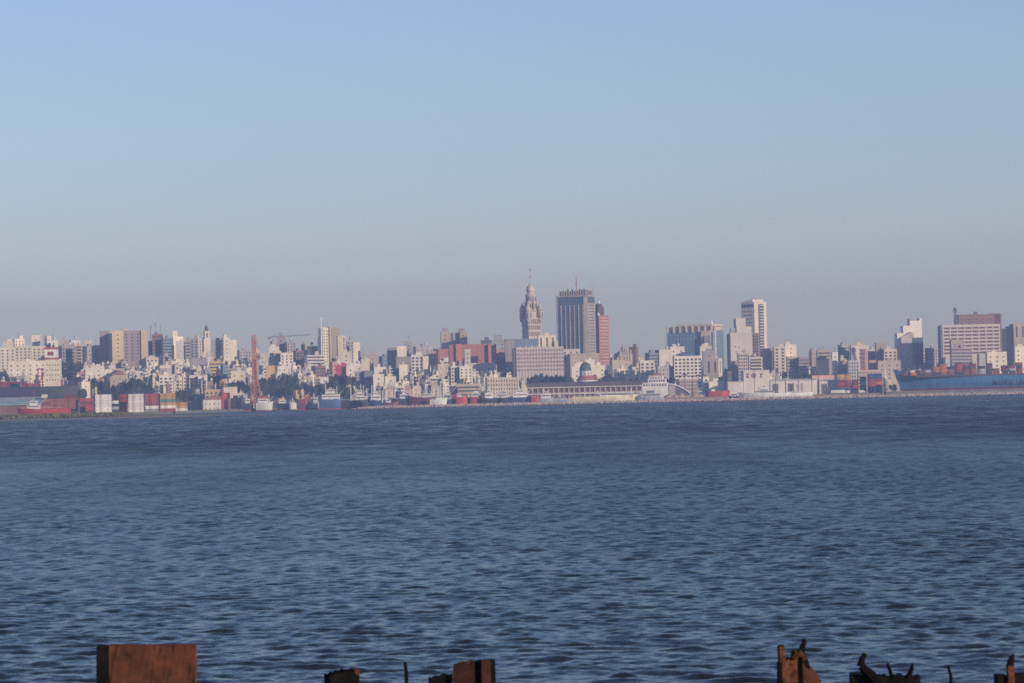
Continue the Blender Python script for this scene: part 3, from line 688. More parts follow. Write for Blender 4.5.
def stepped_white():
    a = LM('stepped_office', 'bright white stepped block with a navy glass corner left of the ribbon offices', 'building', 3850, 899, .04)
    zz = a.z; X = a.x; wt = mat('sunlit_white', (.80,.74,.64), .85, .06, .1)
    for k, (x0, x1, yt) in enumerate(((898.8, 906, 333), (905, 913, 325.8), (912, 924, 321))): a.box('wall', x0, x1, yt, None, 6 + k * .3, 26, wt)
    MB().box(X(911.5), X(916), 7, 20, zz(322), zz(318.9)).build('plant_room', wall('tan'), a.root); MB().box(X(921.8), X(924), 7, 24, zz(321), zz(318.6)).build('parapet', wt, a.root)
    MB().prism([(X(902), 0), (X(913), 0), (X(913), zz(332)), (X(902), zz(337.5))], 'y', 0, 5.9).build('grey_wing', wall('pale'), a.root)
    MB().prism([(X(911), zz(338)), (X(914.6), zz(338)), (X(914.6), zz(333.4)), (X(911.6), zz(332))], 'y', -.2, 5.8).build('tan_fin', wall('buff'), a.root)
    g = MB().box(X(913.1), X(924), -.4, 5.8, 0, zz(338)).build('glass_corner', mat('navy_glass', (.05,.065,.11), .2), a.root)
    for i in range(7): MB().box(X(913.4 + i*1.7), X(913.4 + i*1.7) + .25, -.6, -.3, zz(354), zz(338.4)).build('mullion', mat('pale_metal', (.5,.5,.48), .5), g)
    sky_put(899, 924, 334)
Q.append((3850, stepped_white))
def big_shed():
    a = LM('white_warehouse', 'tall white warehouse with dark painted blotches above the grey patrol ship', 'warehouse', 3400, 743, .03)
    zz = a.z; X = a.x; c = mat('shed_white', (.62,.575,.51), .85, .08, .12, streak=True)
    a.box('wall', 743.5, 769.5, 370.8, None, 0, 26, c); a.box('parapet', 743.3, 769.7, 370.4, 371.4, -.3, 26.3, c)
    dk = mat('faded_paint', (.20,.17,.16), .9)
    for (x, y) in ((747.3, 375), (761, 375)):
        MB().box(X(x-1.4), X(x+1.6), -.09, .3, zz(y + .2), zz(y - 1.6)).box(X(x-1.4), X(x+1.6), -.09, .3, zz(y + 3.2), zz(y + 1.6)).box(X(x-.9), X(x+.5), -.09, .3, zz(y + 1.6), zz(y + .2)).build('wall_mark', dk, a.root)
    vs = [(X(753.6) + 2.7 * math.cos(k * .5236), zz(375.8) + 2.6 * math.sin(k * .5236)) for k in range(12)]; MB().prism(vs, 'y', -.09, .3).build('wall_mark', dk, a.root)
    sky_put(743, 770, 371)
    b = LM('storage_shed', 'low pale shed below the pale blank-walled tower, nearest the red hull', 'warehouse', 3395, 727, .02)
    b.box('wall', 727.5, 743.2, 382.6, None, 0, 20, c); b.box('roof', 727, 743.2, 381.8, 382.6, -.4, 20.4, wall('pale'))
    MB().box(b.x(729), b.x(742), -.1, .2, b.z(388), b.z(384.5)).build('wall_panel', wall('pale'), b.root)
    for (x0, x1, yt, lab) in ((770, 785, 380, 'low shed directly right of the tall white warehouse, shadowed doorway in its front'), (785.5, 798, 379.6, 'pale shed with a wide dark doorway, second right of the tall white warehouse'), (798.5, 817, 379.2, 'longest plain pale shed behind the tall dockside lamp masts'), (819, 835.5, 380, 'pale shed next to the yellow-topped container stack')):
        s_ = LM('storage_shed', lab, 'warehouse', 3400, x0, .02, 'pale sheds on the quay'); s_.box('wall', x0, x1, yt + 1, None, 0, 22, c)
        MB().prism([(-.3, s_.z(yt + 1)), (22.3, s_.z(yt + 1)), (11, s_.z(yt - .6))], 'x', s_.x(x0) - .3, s_.x(x1) - .05).build('roof', wall('pale'), s_.root)
        if yt > 379.5 or 1: MB().box(s_.x(x0 + 2), s_.x(x0 + 8 if yt != 379.2 else x0 + 4), -.08, .3, 0, s_.z(yt + 4)).build('door', mat('shed_dark', (.13,.12,.125), .8) if yt in (380, 379.6) else wall('grey'), s_.root)
        sky_put(x0, x1, yt)
Q.append((3395, big_shed))
# ---------------------------------------------------------------- named buildings, left to right
for row in [
 (0, 15, 348, 3760, 0, 'g', 'cream', 'broad sunlit cream block at the left edge, rows of small windows', 's'),
 (3, 13, 342.5, 3900, 0, 't', 'cream', 'cream block with a dark roof room behind the broad left-edge block', 'ss'),
 (12.5, 23, 339, 4000, .2, 'g', 'bright', 'bright cream block with roof clutter between the dark roof room and tapered top', 'sa'),
 (15, 31, 346.5, 3830, 0, 'g', 'cream', 'wide cream slab with window rows behind the dockside ship', ''),
 (8, 46, 362, 3700, 0, 't', 'bright', 'long low sunlit cream building directly behind the red ship gear', 's'),
 (31.5, 40, 336, 3960, 0, 't', 'bright', 'bright cream tower with a narrow blank top, tallest at far left', ''),
 (28, 45, 347, 3900, 0, 'g', 'cream', 'shoulder block below the tallest far-left cream tower', ''),
 (44, 50.5, 336, 3940, .45, 't', 'white', 'thin white tower with a shaded grey half, left of red-banded funnel', ''),
 (50, 57.5, 341, 3920, 0, 'g', 'white', 'white block with roof masts right behind the red-banded funnel', 'ta'),
 (58, 76, 346.5, 3850, .22, 'G', 'mauve', 'mauve grid-windowed block between the red funnel and the orange balconies', 'sst'),
 (76, 81.5, 345.5, 3840, 0, 'k', 'buff', 'narrow block with orange and cream balconies right of the mauve grid block', ''),
 (81.5, 92, 347, 3870, .5, 't', 'grey', 'grey slab with one paler face left of the white balcony block', 's'),
 (60, 67, 341.5, 4100, 0, 't', 'tan', 'small tan block peeping over the mauve grid block', 's'), (69, 79, 340, 4120, .2, 't', 'pale', 'pale block over the mauve grid block, right one', 'ta'),
 (85, 92, 341, 4080, 0, 't', 'cream', 'cream block with a water tank over the grey slab', 't'),
 (92.5, 99.5, 346, 3900, 0, 'k', 'white', 'white balcony block squeezed left of the tall yellow pair', 'a'),
 (182, 190.5, 341, 3990, .15, 'b', 'mauve', 'mauve banded block right of the tall white pointed block', 's'),
 (190, 201.5, 339, 3960, -.3, 'g', 'pale', 'pale block with a sunlit right side left of the belfry', 'st'),
 (211, 221, 341, 4060, 0, 't', 'grey', 'grey block with a pale arch right of the belfry', 's'), (221, 229, 337.5, 4050, .3, 't', 'cream', 'cream block, taller neighbour of the grey block right of the belfry', 's'),
 (229.5, 236.5, 340.5, 4000, 0, 'n', 'bright', 'bright blank-walled block at the right end of the belfry group', ''),
 (152, 162.5, 335, 3990, 0, 'b', 'brown', 'brown block with red bands behind the cream palace', 's'), (161, 171.5, 338, 3980, .2, 'b', 'bluegrey', 'blue-grey and white striped block left of the tall white pointed block', 'sa'),
 (146.5, 153, 341, 3995, .5, 't', 'bluegrey', 'narrow dark block touching the yellow tower pair', 'a'),
 (176, 182.5, 342, 3900, 0, 'n', 'pale', 'pale blank slab in front of the tall white pointed block', ''),
 (190, 207, 359.5, 3800, 0, 'n', 'grey', 'grey blank-walled slab under the belfry group', ''), (209, 224.5, 362, 3780, 0, 'b', 'ochre', 'ochre and cream striped low block below the belfry', 's'),
 (189, 198.5, 376, 3700, 0, 'G', 'white', 'white open-fronted house left of the bright cube', 't'), (198, 207, 376.5, 3690, 0, 'n', 'bright', 'bright blank cube above the harbour sheds', ''),
 (170, 190, 377, 3700, .35, 'g', 'pale', 'grey rows of windows above the small harbour trees', 's'), (147.5, 159.5, 377, 3680, 0, 'n', 'grey', 'plain grey gabled wall left of the white three-storey house', 'p'),
 (159, 172.5, 376, 3670, 0, 'G', 'white', 'white three-storey house with dark wide windows above the ochre containers', 's'),
 (85, 93.5, 372, 3700, 0, 't', 'white', 'small white house at the left end of the white house row', ''), (93, 104, 367, 3720, 0, 't', 'white', 'largest white house of the row below the yellow tower pair', 's'),
 (103, 111.5, 370, 3735, 0, 't', 'white', 'white house, right end of the row below the yellow tower pair', 't'), (107, 125, 375, 3700, .3, 't', 'tan', 'low tan house with a dark roof among the left trees', 'p'),
 (111, 124, 369.5, 3760, 0, 'g', 'buff', 'buff row of low houses right of the white house row', ''), (77.5, 89, 382.5, 3650, .35, 't', 'cream', 'little cream house with white top standing alone before the left trees', 's'),
 (132, 138, 362, 3850, 0, 't', 'cream', 'left wing block of the stepped cream palace', ''), (137.5, 146.5, 355, 3850, 0, 'g', 'bright', 'peaked cream palace in front of the yellow tower pair', 'sp'),
 (146, 158, 358, 3840, 0, 'g', 'cream', 'right wing block of the stepped cream palace', 's'), (133, 150, 372, 3740, 0, 'G', 'white', 'white long-windowed house under the stepped cream palace', 's'),
 (157, 171, 365, 3780, .2, 't', 'pale', 'pale low block under the brown banded tower', 's'), (171, 184, 362, 3800, 0, 't', 'bright', 'sunlit cream houses mass at the foot of the pointed block', 'st'),
 (220, 228, 365, 3720, .4, 'h', 'bluegrey', 'slender grey-blue block left of the red crane', 't'), (231, 245, 372, 3700, 0, 't', 'cream', 'long low cream house left of the red crane', 's'),
 (237, 250, 350, 3950, .2, 'g', 'grey', 'grey block with dark windows just left of the red crane top', 'st'),
 (258.5, 274, 354, 3830, .0, 't', 'pale', 'pale plain block right of the red crane cab', ''), (274, 281, 352, 3825, 0, 'b', 'cream', 'left half of the bright cream pair right of the red crane', ''),
 (280.5, 293, 353.5, 3815, 0, 'g', 'bright', 'brightest cream block between the red crane and the spired cluster', ''),
 (269, 279, 347.5, 3900, 0, 't', 'white', 'white stepped roof block over the bright cream pair', 's'), (270, 277, 341, 4100, .3, 't', 'grey', 'dark grey skyline block under the left tip of the thin crane jib', 'sa'),
 (277, 285, 337.5, 4120, 0, 't', 'mauve', 'mauve skyline block standing under the thin crane jib', 's'), (285, 295, 341.5, 4110, .2, 'g', 'grey', 'grey stepped skyline block right of the mauve one under the jib', 'st'),
 (292.5, 303, 351.5, 3860, .35, 'k', 'brown', 'dark brown balcony block right of the brightest cream block', 's'), (301, 307, 345, 4050, 0, 't', 'tan', 'small tan skyline block left of the white roof tank', 's'),
 (307, 317, 346, 4000, .2, 'g', 'buff', 'buff block carrying a big white roof tank left of the spire cluster', 't'), (304, 323.5, 355, 3840, .15, 'b', 'pale', 'wide pale banded block below the spire cluster', 's'),
 (266, 274.5, 366.5, 3720, 0, 'n', 'ochre', 'small ochre blank house right of the red crane', ''), (274.5, 290, 366, 3740, .2, 't', 'pale', 'pale low houses behind the round tree right of the crane', 'st'),
 (300, 311, 370.5, 3720, .2, 't', 'grey', 'grey low house between tree clumps', 's'), (311, 325, 366.5, 3740, .3, 'b', 'brown', 'dark brown low block above the long tree belt', 's'),
 (320, 328.5, 377, 3670, 0, 't', 'white', 'white gabled cottage inside the tree belt', 'p'), (330, 337, 361.5, 3780, .3, 't', 'pink', 'pink side wall block above the tree belt', ''),
 (335.5, 346, 366, 3740, 0, 't', 'red', 'low red and white house at the top of the tree belt', 's'), (346, 355, 366.5, 3735, 0, 't', 'white', 'white stepped house right of the low red house', 's'),
 (340, 352, 352.5, 3880, 0, 't', 'cream', 'cream block behind the low red house', 's'), (345, 353.5, 340.5, 4050, .2, 'G', 'grey', 'grey block with dark windows right of the spire cluster', 's'),
 (353, 360, 343, 4030, 0, 'n', 'bright', 'bright blank slab at the right end of the spire cluster', ''), (358, 366, 351, 3980, .3, 't', 'grey', 'grey block right below the bright blank slab', 'a'),
 (361, 369.5, 360, 3830, 0, 'n', 'cream', 'blank cream block with a stepped top above the grey pair', 's'), (367, 378, 355.5, 3960, 0, 't', 'tan', 'tan low skyline block in the dip of the roofline', 's'),
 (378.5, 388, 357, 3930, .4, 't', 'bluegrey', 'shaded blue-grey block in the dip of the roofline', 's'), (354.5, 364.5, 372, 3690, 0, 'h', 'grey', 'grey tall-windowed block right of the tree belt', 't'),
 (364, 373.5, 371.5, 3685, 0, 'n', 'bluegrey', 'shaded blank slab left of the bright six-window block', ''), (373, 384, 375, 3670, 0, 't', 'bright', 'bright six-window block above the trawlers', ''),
 (374, 386, 368, 3740, 0, 't', 'white', 'white roof-top houses over the bright six-window block', 'st'), (385, 396, 377, 3680, 0, 't', 'cream', 'cream pink-based block under the dark balcony block', 's'),
 (387, 397.5, 348.5, 3900, 0, 't', 'mauve', 'plain mauve block left of the bright blank rooftop block', ''), (397, 406.5, 347, 3880, 0, 'n', 'bright', 'bright blank block set on the mauve block, antennas beside it', 'a'),
 (396, 411.5, 357.5, 3860, 0, 'n', 'mauve', 'wide blank mauve wall under the bright rooftop block', ''), (387.5, 399.5, 368, 3720, .15, 'k', 'pale', 'pale block with dark balconies left of the bright slab with tank', ''),
 (399, 407.5, 365.5, 3715, 0, 'n', 'bright', 'bright blank slab with a roof tank above the grey trawlers', 't'), (405, 412, 342, 4000, 0, 't', 'grey', 'small grey block carrying a lattice aerial and white dish', 'aa'),
 (411, 423, 355.5, 3780, .0, 'G', 'white', 'white block with wide windows, grey side of a bright slab', 's'), (422.5, 428.5, 357, 3779, 0, 'n', 'bright', 'bright slab, lit-side tone of the wide-windowed white block', ''),  # bright slab's colour carries the sunlight on the white block's right side
 (413, 433, 346.5, 3960, .15, 't', 'grey', 'grey skyline block with a white domed tank', 'ts'), (433, 450, 349.5, 3940, .3, 'n', 'brick', 'dark brick low hall left of the big brick hall', ''),
 (428, 436, 352, 3900, 0, 't', 'tan', 'tan low block under the white domed tank', ''), (435, 449, 364, 3760, .2, 't', 'buff', 'buff jumbled houses left of the modern white building', 'sst'),
 (448, 460, 366, 3700, .25, 'G', 'pale', 'modern pale block, left part with big dark windows', 's'), (459.5, 472.5, 367, 3698, 0, 'g', 'white', 'modern white block with columns of windows below the brick hall', 's'),
 (464.5, 470.5, 350, 3790, 0, 't', 'pale', 'thin pale strip tower standing against the brick hall', ''), (470, 489.6, 364, 3800, 0, 'n', 'pale', 'plain pale base below the brick hall', ''),
 (489.5, 495.5, 363.5, 3799, 0, 'n', 'cream', 'cream lit end wall below the brick hall', ''), (480.5, 483.5, 371, 3660, 0, 'n', 'dark', 'thin dark stack block in front of the pale base', ''),
 (494, 505.5, 350, 3900, 0, 'n', 'pink', 'pinkish block between the brick hall and the grey slab', ''), (495.5, 505.5, 358.5, 3860, 0, 'n', 'mauve', 'mauve blank wall below the pinkish block', ''),
 (505, 514, 341.5, 3800, 0, 'n', 'mauve', 'mauve blank slab at the left shoulder of the grid offices', ''), (505.5, 538.5, 340, 3830, 0, 'n', 'bluegrey', 'blue-grey upper block with a dark roof band behind the grid offices', ''),
 (485, 521, 377.5, 3560, .06, 'h', 'tan', 'long old tan customs building with tall narrow windows', ''), (611, 623.5, 360, 3820, .1, 'n', 'tan', 'tan blank-sided block left below the small church', 's'),
 (629, 638.5, 347.5, 4080, -.3, 't', 'brown', 'brown skyline block with dark lit side right of the small church', 's'), (619, 633, 361, 3900, .1, 't', 'tan', 'tan block below the small church', ''),
 (614, 628, 369, 3700, .2, 'G', 'cream', 'cream house with open arches left of the white grid office', 's'), (626, 641, 371, 3690, 0, 't', 'white', 'white terraced houses touching the white grid office', 'st'),
 (640, 654.5, 361.5, 3660, 0, 'G', 'white', 'small white four-storey office with a bold window grid', ''), (645, 659, 353.5, 3900, .3, 'b', 'bluegrey', 'blue-grey shaded block behind the small white office', 's'),
 (655, 661, 350, 3920, .8, 'n', 'brown', 'narrow brown shaded edge block left of the white cube block', ''), (659, 670, 350.5, 3800, 0, 'n', 'white', 'white blank cube block left of the blue glass block', 't'),
 (670, 684.5, 347.5, 3820, 0, 't', 'white', 'white stepped rooftop houses in front of the blue glass block', 'sts'), (674, 701.8, 357, 3650, 0, 'G', 'white', 'broad white office with a bold window grid below the blue glass block', ''),
 (656, 674, 366, 3640, .1, 't', 'grey', 'grey low houses between the two white grid offices', 's'), (700, 712, 347, 3790, 0, 't', 'cream', 'cream jumble of roof rooms under the blue glass block lit side', 'sts'),
 (706, 722.5, 359, 3640, -.25, 'v', 'cream', 'tall cream block with one dark vertical slit left of the dark gap', 'ss'), (703, 715, 352, 3750, 0, 't', 'grey', 'grey block stepping up behind the cream slit block', 's'),
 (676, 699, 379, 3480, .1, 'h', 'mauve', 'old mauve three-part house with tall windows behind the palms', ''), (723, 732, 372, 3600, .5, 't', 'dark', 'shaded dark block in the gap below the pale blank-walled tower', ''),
 (752, 758.5, 334, 4000, 0, 'b', 'brown', 'narrow brown glazed block against the tall cream tower', ''), (737, 750.5, 353, 3740, .1, 'G', 'tan', 'tan house with big dark windows below the pale blank-walled tower', 's'),
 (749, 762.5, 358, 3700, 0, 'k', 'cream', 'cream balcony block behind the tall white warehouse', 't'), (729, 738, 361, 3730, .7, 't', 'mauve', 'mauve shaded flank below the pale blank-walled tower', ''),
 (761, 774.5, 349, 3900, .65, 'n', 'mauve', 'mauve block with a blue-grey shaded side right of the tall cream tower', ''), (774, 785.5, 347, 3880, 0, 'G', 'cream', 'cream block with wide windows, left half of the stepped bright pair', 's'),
 (785, 796.5, 345, 3890, 0, 't', 'bright', 'bright stepped block, right half of the bright pair', 's'), (787, 800, 357.5, 3800, 0, 'b', 'tan', 'tan block with a dark upper floor right of the stepped bright pair', ''),
 (799, 809, 358, 3790, 0, 'b', 'mauve', 'mauve low flat block in the dip right of the bright pair', ''), (809, 818, 350.5, 3900, .3, 't', 'mauve', 'mauve block left of the dark-windowed skyline block', 's'),
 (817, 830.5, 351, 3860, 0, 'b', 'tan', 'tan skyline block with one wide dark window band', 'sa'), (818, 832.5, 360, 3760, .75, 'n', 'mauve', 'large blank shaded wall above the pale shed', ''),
 (832, 838, 353, 3840, 0, 't', 'white', 'thin white block with twin pinnacles behind', 'aa'), (838, 850.5, 345.5, 4000, .3, 'G', 'grey', 'grey cluttered skyline block topped by a mast', 'ssa'),
 (851, 868.5, 346, 3980, 0, 't', 'cream', 'cream wide skyline block, clutter on top', 'sst'), (860, 868.5, 350, 3800, -.4, 't', 'pink', 'pinkish block with lit right side beside the dark gap', ''),
 (837, 846.5, 362, 3700, 0, 'n', 'tan', 'tan blank wall block above the yellow-topped containers', ''), (847, 860, 360.5, 3680, .1, 'G', 'grey', 'grey block with arched dark windows above the containers', 's'),
 (868, 877, 352, 3850, .5, 't', 'bluegrey', 'shaded block in the gap left of the pink-grey slab', ''), (876, 885, 343.5, 3830, 0, 't', 'tan', 'tall pink-grey slab with few windows', ''),
 (869.5, 876, 361, 3720, 0, 'n', 'pink', 'small pinkish blank block at the foot of the gap', ''), (884, 897, 350, 3820, 0, 'G', 'cream', 'cream block with four wide windows left of the stepped white block', 'st'),
 (878, 901, 361.5, 3700, 0, 't', 'tan', 'long tan low wall block above the old warehouse', 's'), (857, 884, 370, 3560, .04, 'h', 'tan', 'old quayside warehouse with a row of tall windows above the containers', ''),
 (925, 941.5, 348, 3860, .2, 'g', 'grey', 'grey weathered block between stepped white block and ribbon offices', 'st'),
 (951, 963, 341, 3740, 0, 'n', 'tan', 'tan blank front block before the ribbon offices', ''), (950, 976, 347.5, 3720, .06, 'b', 'mauve', 'mauve long low block before the ribbon offices', 'ss'),
 (977, 987, 354, 3680, .2, 'n', 'grey', 'grey plain slab below the ribbon offices', ''), (987, 1007, 353, 3690, 0, 't', 'bright', 'bright jumbled house row right below the ribbon offices', 'sst'),
 (1001, 1007, 328.5, 3900, .7, 'n', 'bluegrey', 'narrow shaded block right of the ribbon offices', ''), (1006, 1015, 327, 3860, .6, 'n', 'mauve', 'mauve tower block at the right edge', 's'),
 (1013.5, 1026, 324.5, 3850, .0, 'v', 'tan', 'tan block with blue glass strips at the right edge', ''), (1015, 1028, 347, 3700, 0, 't', 'bright', 'bright low house at the right edge above the ship', 's'),
 (205, 222.5, 390.5, 3640, 0, 'G', 'ochre', 'ochre two-bay harbour building left of the pale cube shed', ''), (222, 237, 388, 3650, 0, 'n', 'cream', 'pale cube shed above the low red shed', ''),
 (222, 229.5, 393.5, 3630, 0, 'n', 'red', 'low red shed in front of the pale cube shed', ''), (202, 227, 400, 3610, .05, 't', 'pale', 'long pale quayside shed left of the crane', 'p'),
 (192, 205, 389.5, 3660, .3, 'g', 'grey', 'grey harbour office left of the ochre two-bay building', ''), (228, 248, 399, 3625, 0, 't', 'brown', 'low brown sheds just left of the red crane foot', 'ss'),
 (292.5, 303.5, 390, 3640, .3, 'n', 'ochre', 'ochre quayside shed behind the small fishing boats', ''), (457.5, 480, 385, 3420, 0, 'b', 'buff', 'buff banded quayside store behind the red hulls', ''),
 (449, 458, 387, 3430, 0, 't', 'brick', 'dark red quayside store left of the buff banded one', ''), (811, 837, 375.5, 3520, .04, 'n', 'pink', 'long pinkish low roof block behind the pale sheds', ''),
 (1, 9, 385, 3640, 0, 't', 'pale', 'pale dock shed at the left edge behind the dark hull', ''),
 (412, 424, 386, 3520, .08, 't', 'buff', 'weathered buff store, left one behind the trawlers', 's'), (424, 431, 384, 3525, .2, 'G', 'white', 'white store between two buff ones behind the trawlers', 't'), (431, 441, 387, 3520, 0, 't', 'tan', 'low tan store behind the long maroon hull', 'ss'),
 (441, 449, 383.5, 3528, .25, 'g', 'cream', 'cream store left of the dark red quayside store', 'sa'), (384, 393, 389, 3500, .1, 't', 'tan', 'low tan store behind the dark trawler hulls', 'sa'), (393, 403, 386.5, 3510, .15, 'b', 'pale', 'pale banded store under the bright slab with tank', 's'), (403, 412, 389.5, 3500, 0, 't', 'pink', 'low pinkish store behind the cluttered trawler', 'st'),
 (703, 709, 377.5, 3440, 0, 'G', 'white', 'white open frame pavilion left of the lettered white building', ''), (709, 723.5, 382.5, 3425, 0, 'n', 'white', 'white building with a red sign strip above the big red hull', 's'),
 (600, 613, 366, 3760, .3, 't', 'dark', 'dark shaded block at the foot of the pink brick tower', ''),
]:
    B(*row)
# composed ones
B(99.5, 109.2, 332, 3880, 0, 'n', 'mauve', 'shaded grey flank slab left of the tall yellow pair, with white edge', '', wings=[(108.4, 111.8, 332.5, -1, 0, 'n', 'white')])
B(111.7, 146.6, 331.5, 3850, 0, 'n', 'yellow', 'tall broad apartment pair in yellow and mauve with even window columns', 's', parapet=True,
  wings=[(111.9, 123.2, 331.3, -2.5, 0, 't', 'yellow'), (123.3, 140.8, 331.6, -1.5, 0, 'g', 'mauve'), (140.9, 146.5, 331, -2.5, 0, 'n', 'yellow')])
B(171.2, 182.2, 336.5, 3920, .18, 't', 'bright', 'tall white block with a narrow pointed step on top', '', wings=[(172.6, 177.2, 331.5, 2, 0, 'n', 'bright')])
B(317.5, 339.5, 337, 3990, .12, 'b', 'cream', 'tall clustered cream apartment group topped by a white spire', 's',
  wings=[(318, 327.8, 328.4, -3, .45, 'g', 'cream'), (326.5, 333, 327, 3, .5, 't', 'buff'), (331.5, 339.3, 328, 5, 0, 'n', 'tan'), (337.5, 346, 336.5, 4, 0, 'g', 'cream')])
B(440.8, 467.2, 334, 4060, .0, 'n', 'mauve', 'grey twin-headed silo-like tower with dark gap over the brick hall', '',
  wings=[(440.8, 449.2, 332, -2, .0, 't', 'tan'), (442.5, 448, 329, 1, 0, 'n', 'mauve'), (451.5, 459.5, 332.8, -1, .2, 't', 'grey'), (459, 467.2, 332, -3, .0, 't', 'tan'), (458.5, 464.8, 329.2, 2, 0, 'n', 'mauve')])
B(449, 488.5, 345.5, 3850, 0, 'n', 'brick', 'big brick red hall with brighter end bays beside the strip tower', '',
  wings=[(455.8, 461.3, 344.8, -3, 0, 'n', 'salmon'), (488.2, 496.2, 345, -3, 0, 'n', 'salmon')])
B(958.5, 1001.5, 315.5, 3900, .0, 't', 'brown', 'long brown block standing above the ribbon offices', 's', wings=[(988.5, 1001.8, 313.4, -1, -.12, 'n', 'brown')])
B(538, 556, 336, 3840, 0, 'v', 'cream', 'cream framed block with one dark square opening right of the dark roof band', 's', wings=[(554, 558, 341, -2, 0, 'n', 'cream')])
B(570, 599.5, 354.5, 3760, 0, 'n', 'tan', 'tan podium wall at the foot of the dark glass tower', '')
B(562, 580, 350, 3775, 0, 'v', 'pale', 'low hall with a row of pale roof fins left of the podium', '')
B(571.5, 582, 367.5, 3640, 0, 't', 'white', 'white villa with dark windows left of the green dome', 's', wings=[(576, 586, 363, 8, 0, 't', 'white')])
B(585, 605.5, 366.5, 3650, 0, 't', 'bright', 'bright stepped white villa rising behind the green dome', 's', wings=[(584, 595, 360.5, 5, 0, 't', 'white'), (588, 591.5, 357.8, 8, 0, 'n', 'white')])
B(492, 505, 341, 4200, 0, 't', 'grey', 'grey stepped skyline block left of the mauve slab', '', wings=[(494.5, 502, 335.8, 2, 0, 'n', 'grey')])
B(481, 491, 341, 4150, 0, 't', 'dark', 'dark cluttered roof house above the brick hall', 'sa')
def roofband():
    a = LM('roof_screen', 'dark navy screen along the top of the blue-grey upper block', 'roof screen', 3829, 505, 0)
Q.append((3600, lambda: None))
# ---------------------------------------------------------------- trees
G = 'dark trees on the harbour slope'
clump(62, 85, [364, 370, 378], 3700, 'dark tree right of the red-banded funnel', G); clump(66, 84, [382, 386], 3640, 'low dark tree above the rust red containers', G)
clump(86, 108, [378, 377, 381], 3670, 'dark tree below the white house row', G); clump(112, 150, [384, 380, 376, 380], 3660, 'dark green tree above the white reefer containers', G)
clump(112, 132, [390, 388], 3630, 'lower tree behind the red and white containers', G)
clump(176, 193, [387, 388], 3655, 'small round tree above the ochre containers', G); clump(180, 196, [400, 401], 3606, 'low quayside tree left of the long pale shed', G, sp=6)
clump(206, 221, [372, 373], 3735, 'tree between the belfry slope houses', G); clump(229, 250, [380, 379, 384], 3660, 'tree just left of the red crane', G)
clump(258, 275, [377, 377], 3690, 'tree just right of the red crane', G); clump(279, 297, [373, 372, 376], 3690, 'tall round tree behind the dark blue containers', G, sp=8)
clump(258, 300, [386, 385, 386], 3650, 'low tree in the belt behind the containers', G); clump(296, 312, [382, 382], 3660, 'tree behind the ochre quayside shed', G)
clump(309, 338, [384, 380, 376], 3650, 'tree in the long belt above the blue ship', G, sp=8); clump(330, 355, [375, 373, 375], 3670, 'highest tree group right of the pink wall', G, sp=8)
clump(328, 352, [384, 383], 3640, 'lower tree behind the blue ship bridge', G, sp=8)
clump(528, 572, [375.5, 373, 375, 373.5, 376], 3600, 'tree in the row before the grid offices', 'trees in front of the grid offices', sp=7, jit=1.2)
clump(597, 616, [377, 374.5, 376], 3580, 'tree right of the green dome', G, sp=6); clump(604, 612, [369, 371], 3640, 'dark narrow tree at the foot of the tan block', G, sp=5)
clump(630, 642, [378, 379], 3600, 'small tree above the end of the terminal roof', G, sp=5); clump(654, 674, [375, 376], 3560, 'tree between the white offices', G, sp=6)
clump(725, 731, [366, 368], 3620, 'tall dark tree in the gap by the pale tower', G, sp=5); clump(798, 812, [372, 373], 3640, 'bush behind the pale sheds', G, sp=5)
clump(62, 82, [358, 362], 3780, 'hazy tree at the foot of the mauve grid block', G); clump(716, 724, [375, 376], 3560, 'tree beside the cream slit block', G, sp=5)
for i, (px, y) in enumerate(((678.5, 374.5), (684.5, 373), (692, 374.5), (698, 373.5))): palm(px, y, 3460, 'palm with a ragged crown before the old mauve house, %s from the left' % ORD[i])
clump(889, 897, [383, 384], 3420, 'dark bush under the container ship bow', G, sp=5)
# ---------------------------------------------------------------- containers on the quays
Dl = 3010
stack(43.5, Dl, 2.3, ['rust','rust','rust','maroon','rust'], 'the first rust stack behind the red supply boat', 'containers on the left quay')
stack(57.5, Dl, 2.3, ['rust','rust','rust','rust','rust'], 'the second rust stack behind the red supply boat', 'containers on the left quay')
stack(71, Dl + 4, 2.3, ['ochre','rust','rust','rust','rust','maroon'], 'the third rust stack, just right of the supply boat', 'containers on the left quay')
stack(86.8, Dl, 2.3, ['maroon','red','red','maroon','red'], 'the red stack left of the tall white one', 'containers on the left quay')
stack(103.4, Dl - 30, 2.3, ['white'] * 6, 'the tall white stack between two red ones', 'containers on the left quay', L=13.6)
stack(115, Dl + 60, 2.3, ['black','grey','navy','white'], 'the short mixed stack beside the tall white one', 'containers on the left quay', L=6.1)
stack(123.4, Dl, 2.3, ['orange','red','maroon','red','maroon','red'], 'the narrow red stack', 'containers on the left quay', L=6.6)
stack(136, Dl - 20, 2.3, ['white'] * 6, 'the white stack left of the crimson-topped one', 'containers on the left quay', L=13)
stack(152.5, Dl + 8, 2.3, ['grey','white','maroon','red','red','red'], 'the crimson-topped stack', 'containers on the left quay', L=13)
stack(168, Dl + 6, 2.3, ['red','white','ochre','green','ochre','ochre'], 'the ochre and green stack', 'containers on the left quay', L=13)
stack(181, Dl + 20, 2.3, ['white','ochre','ochre'], 'the low ochre stack at the quay end', 'containers on the left quay', L=11)
Dm = 3630
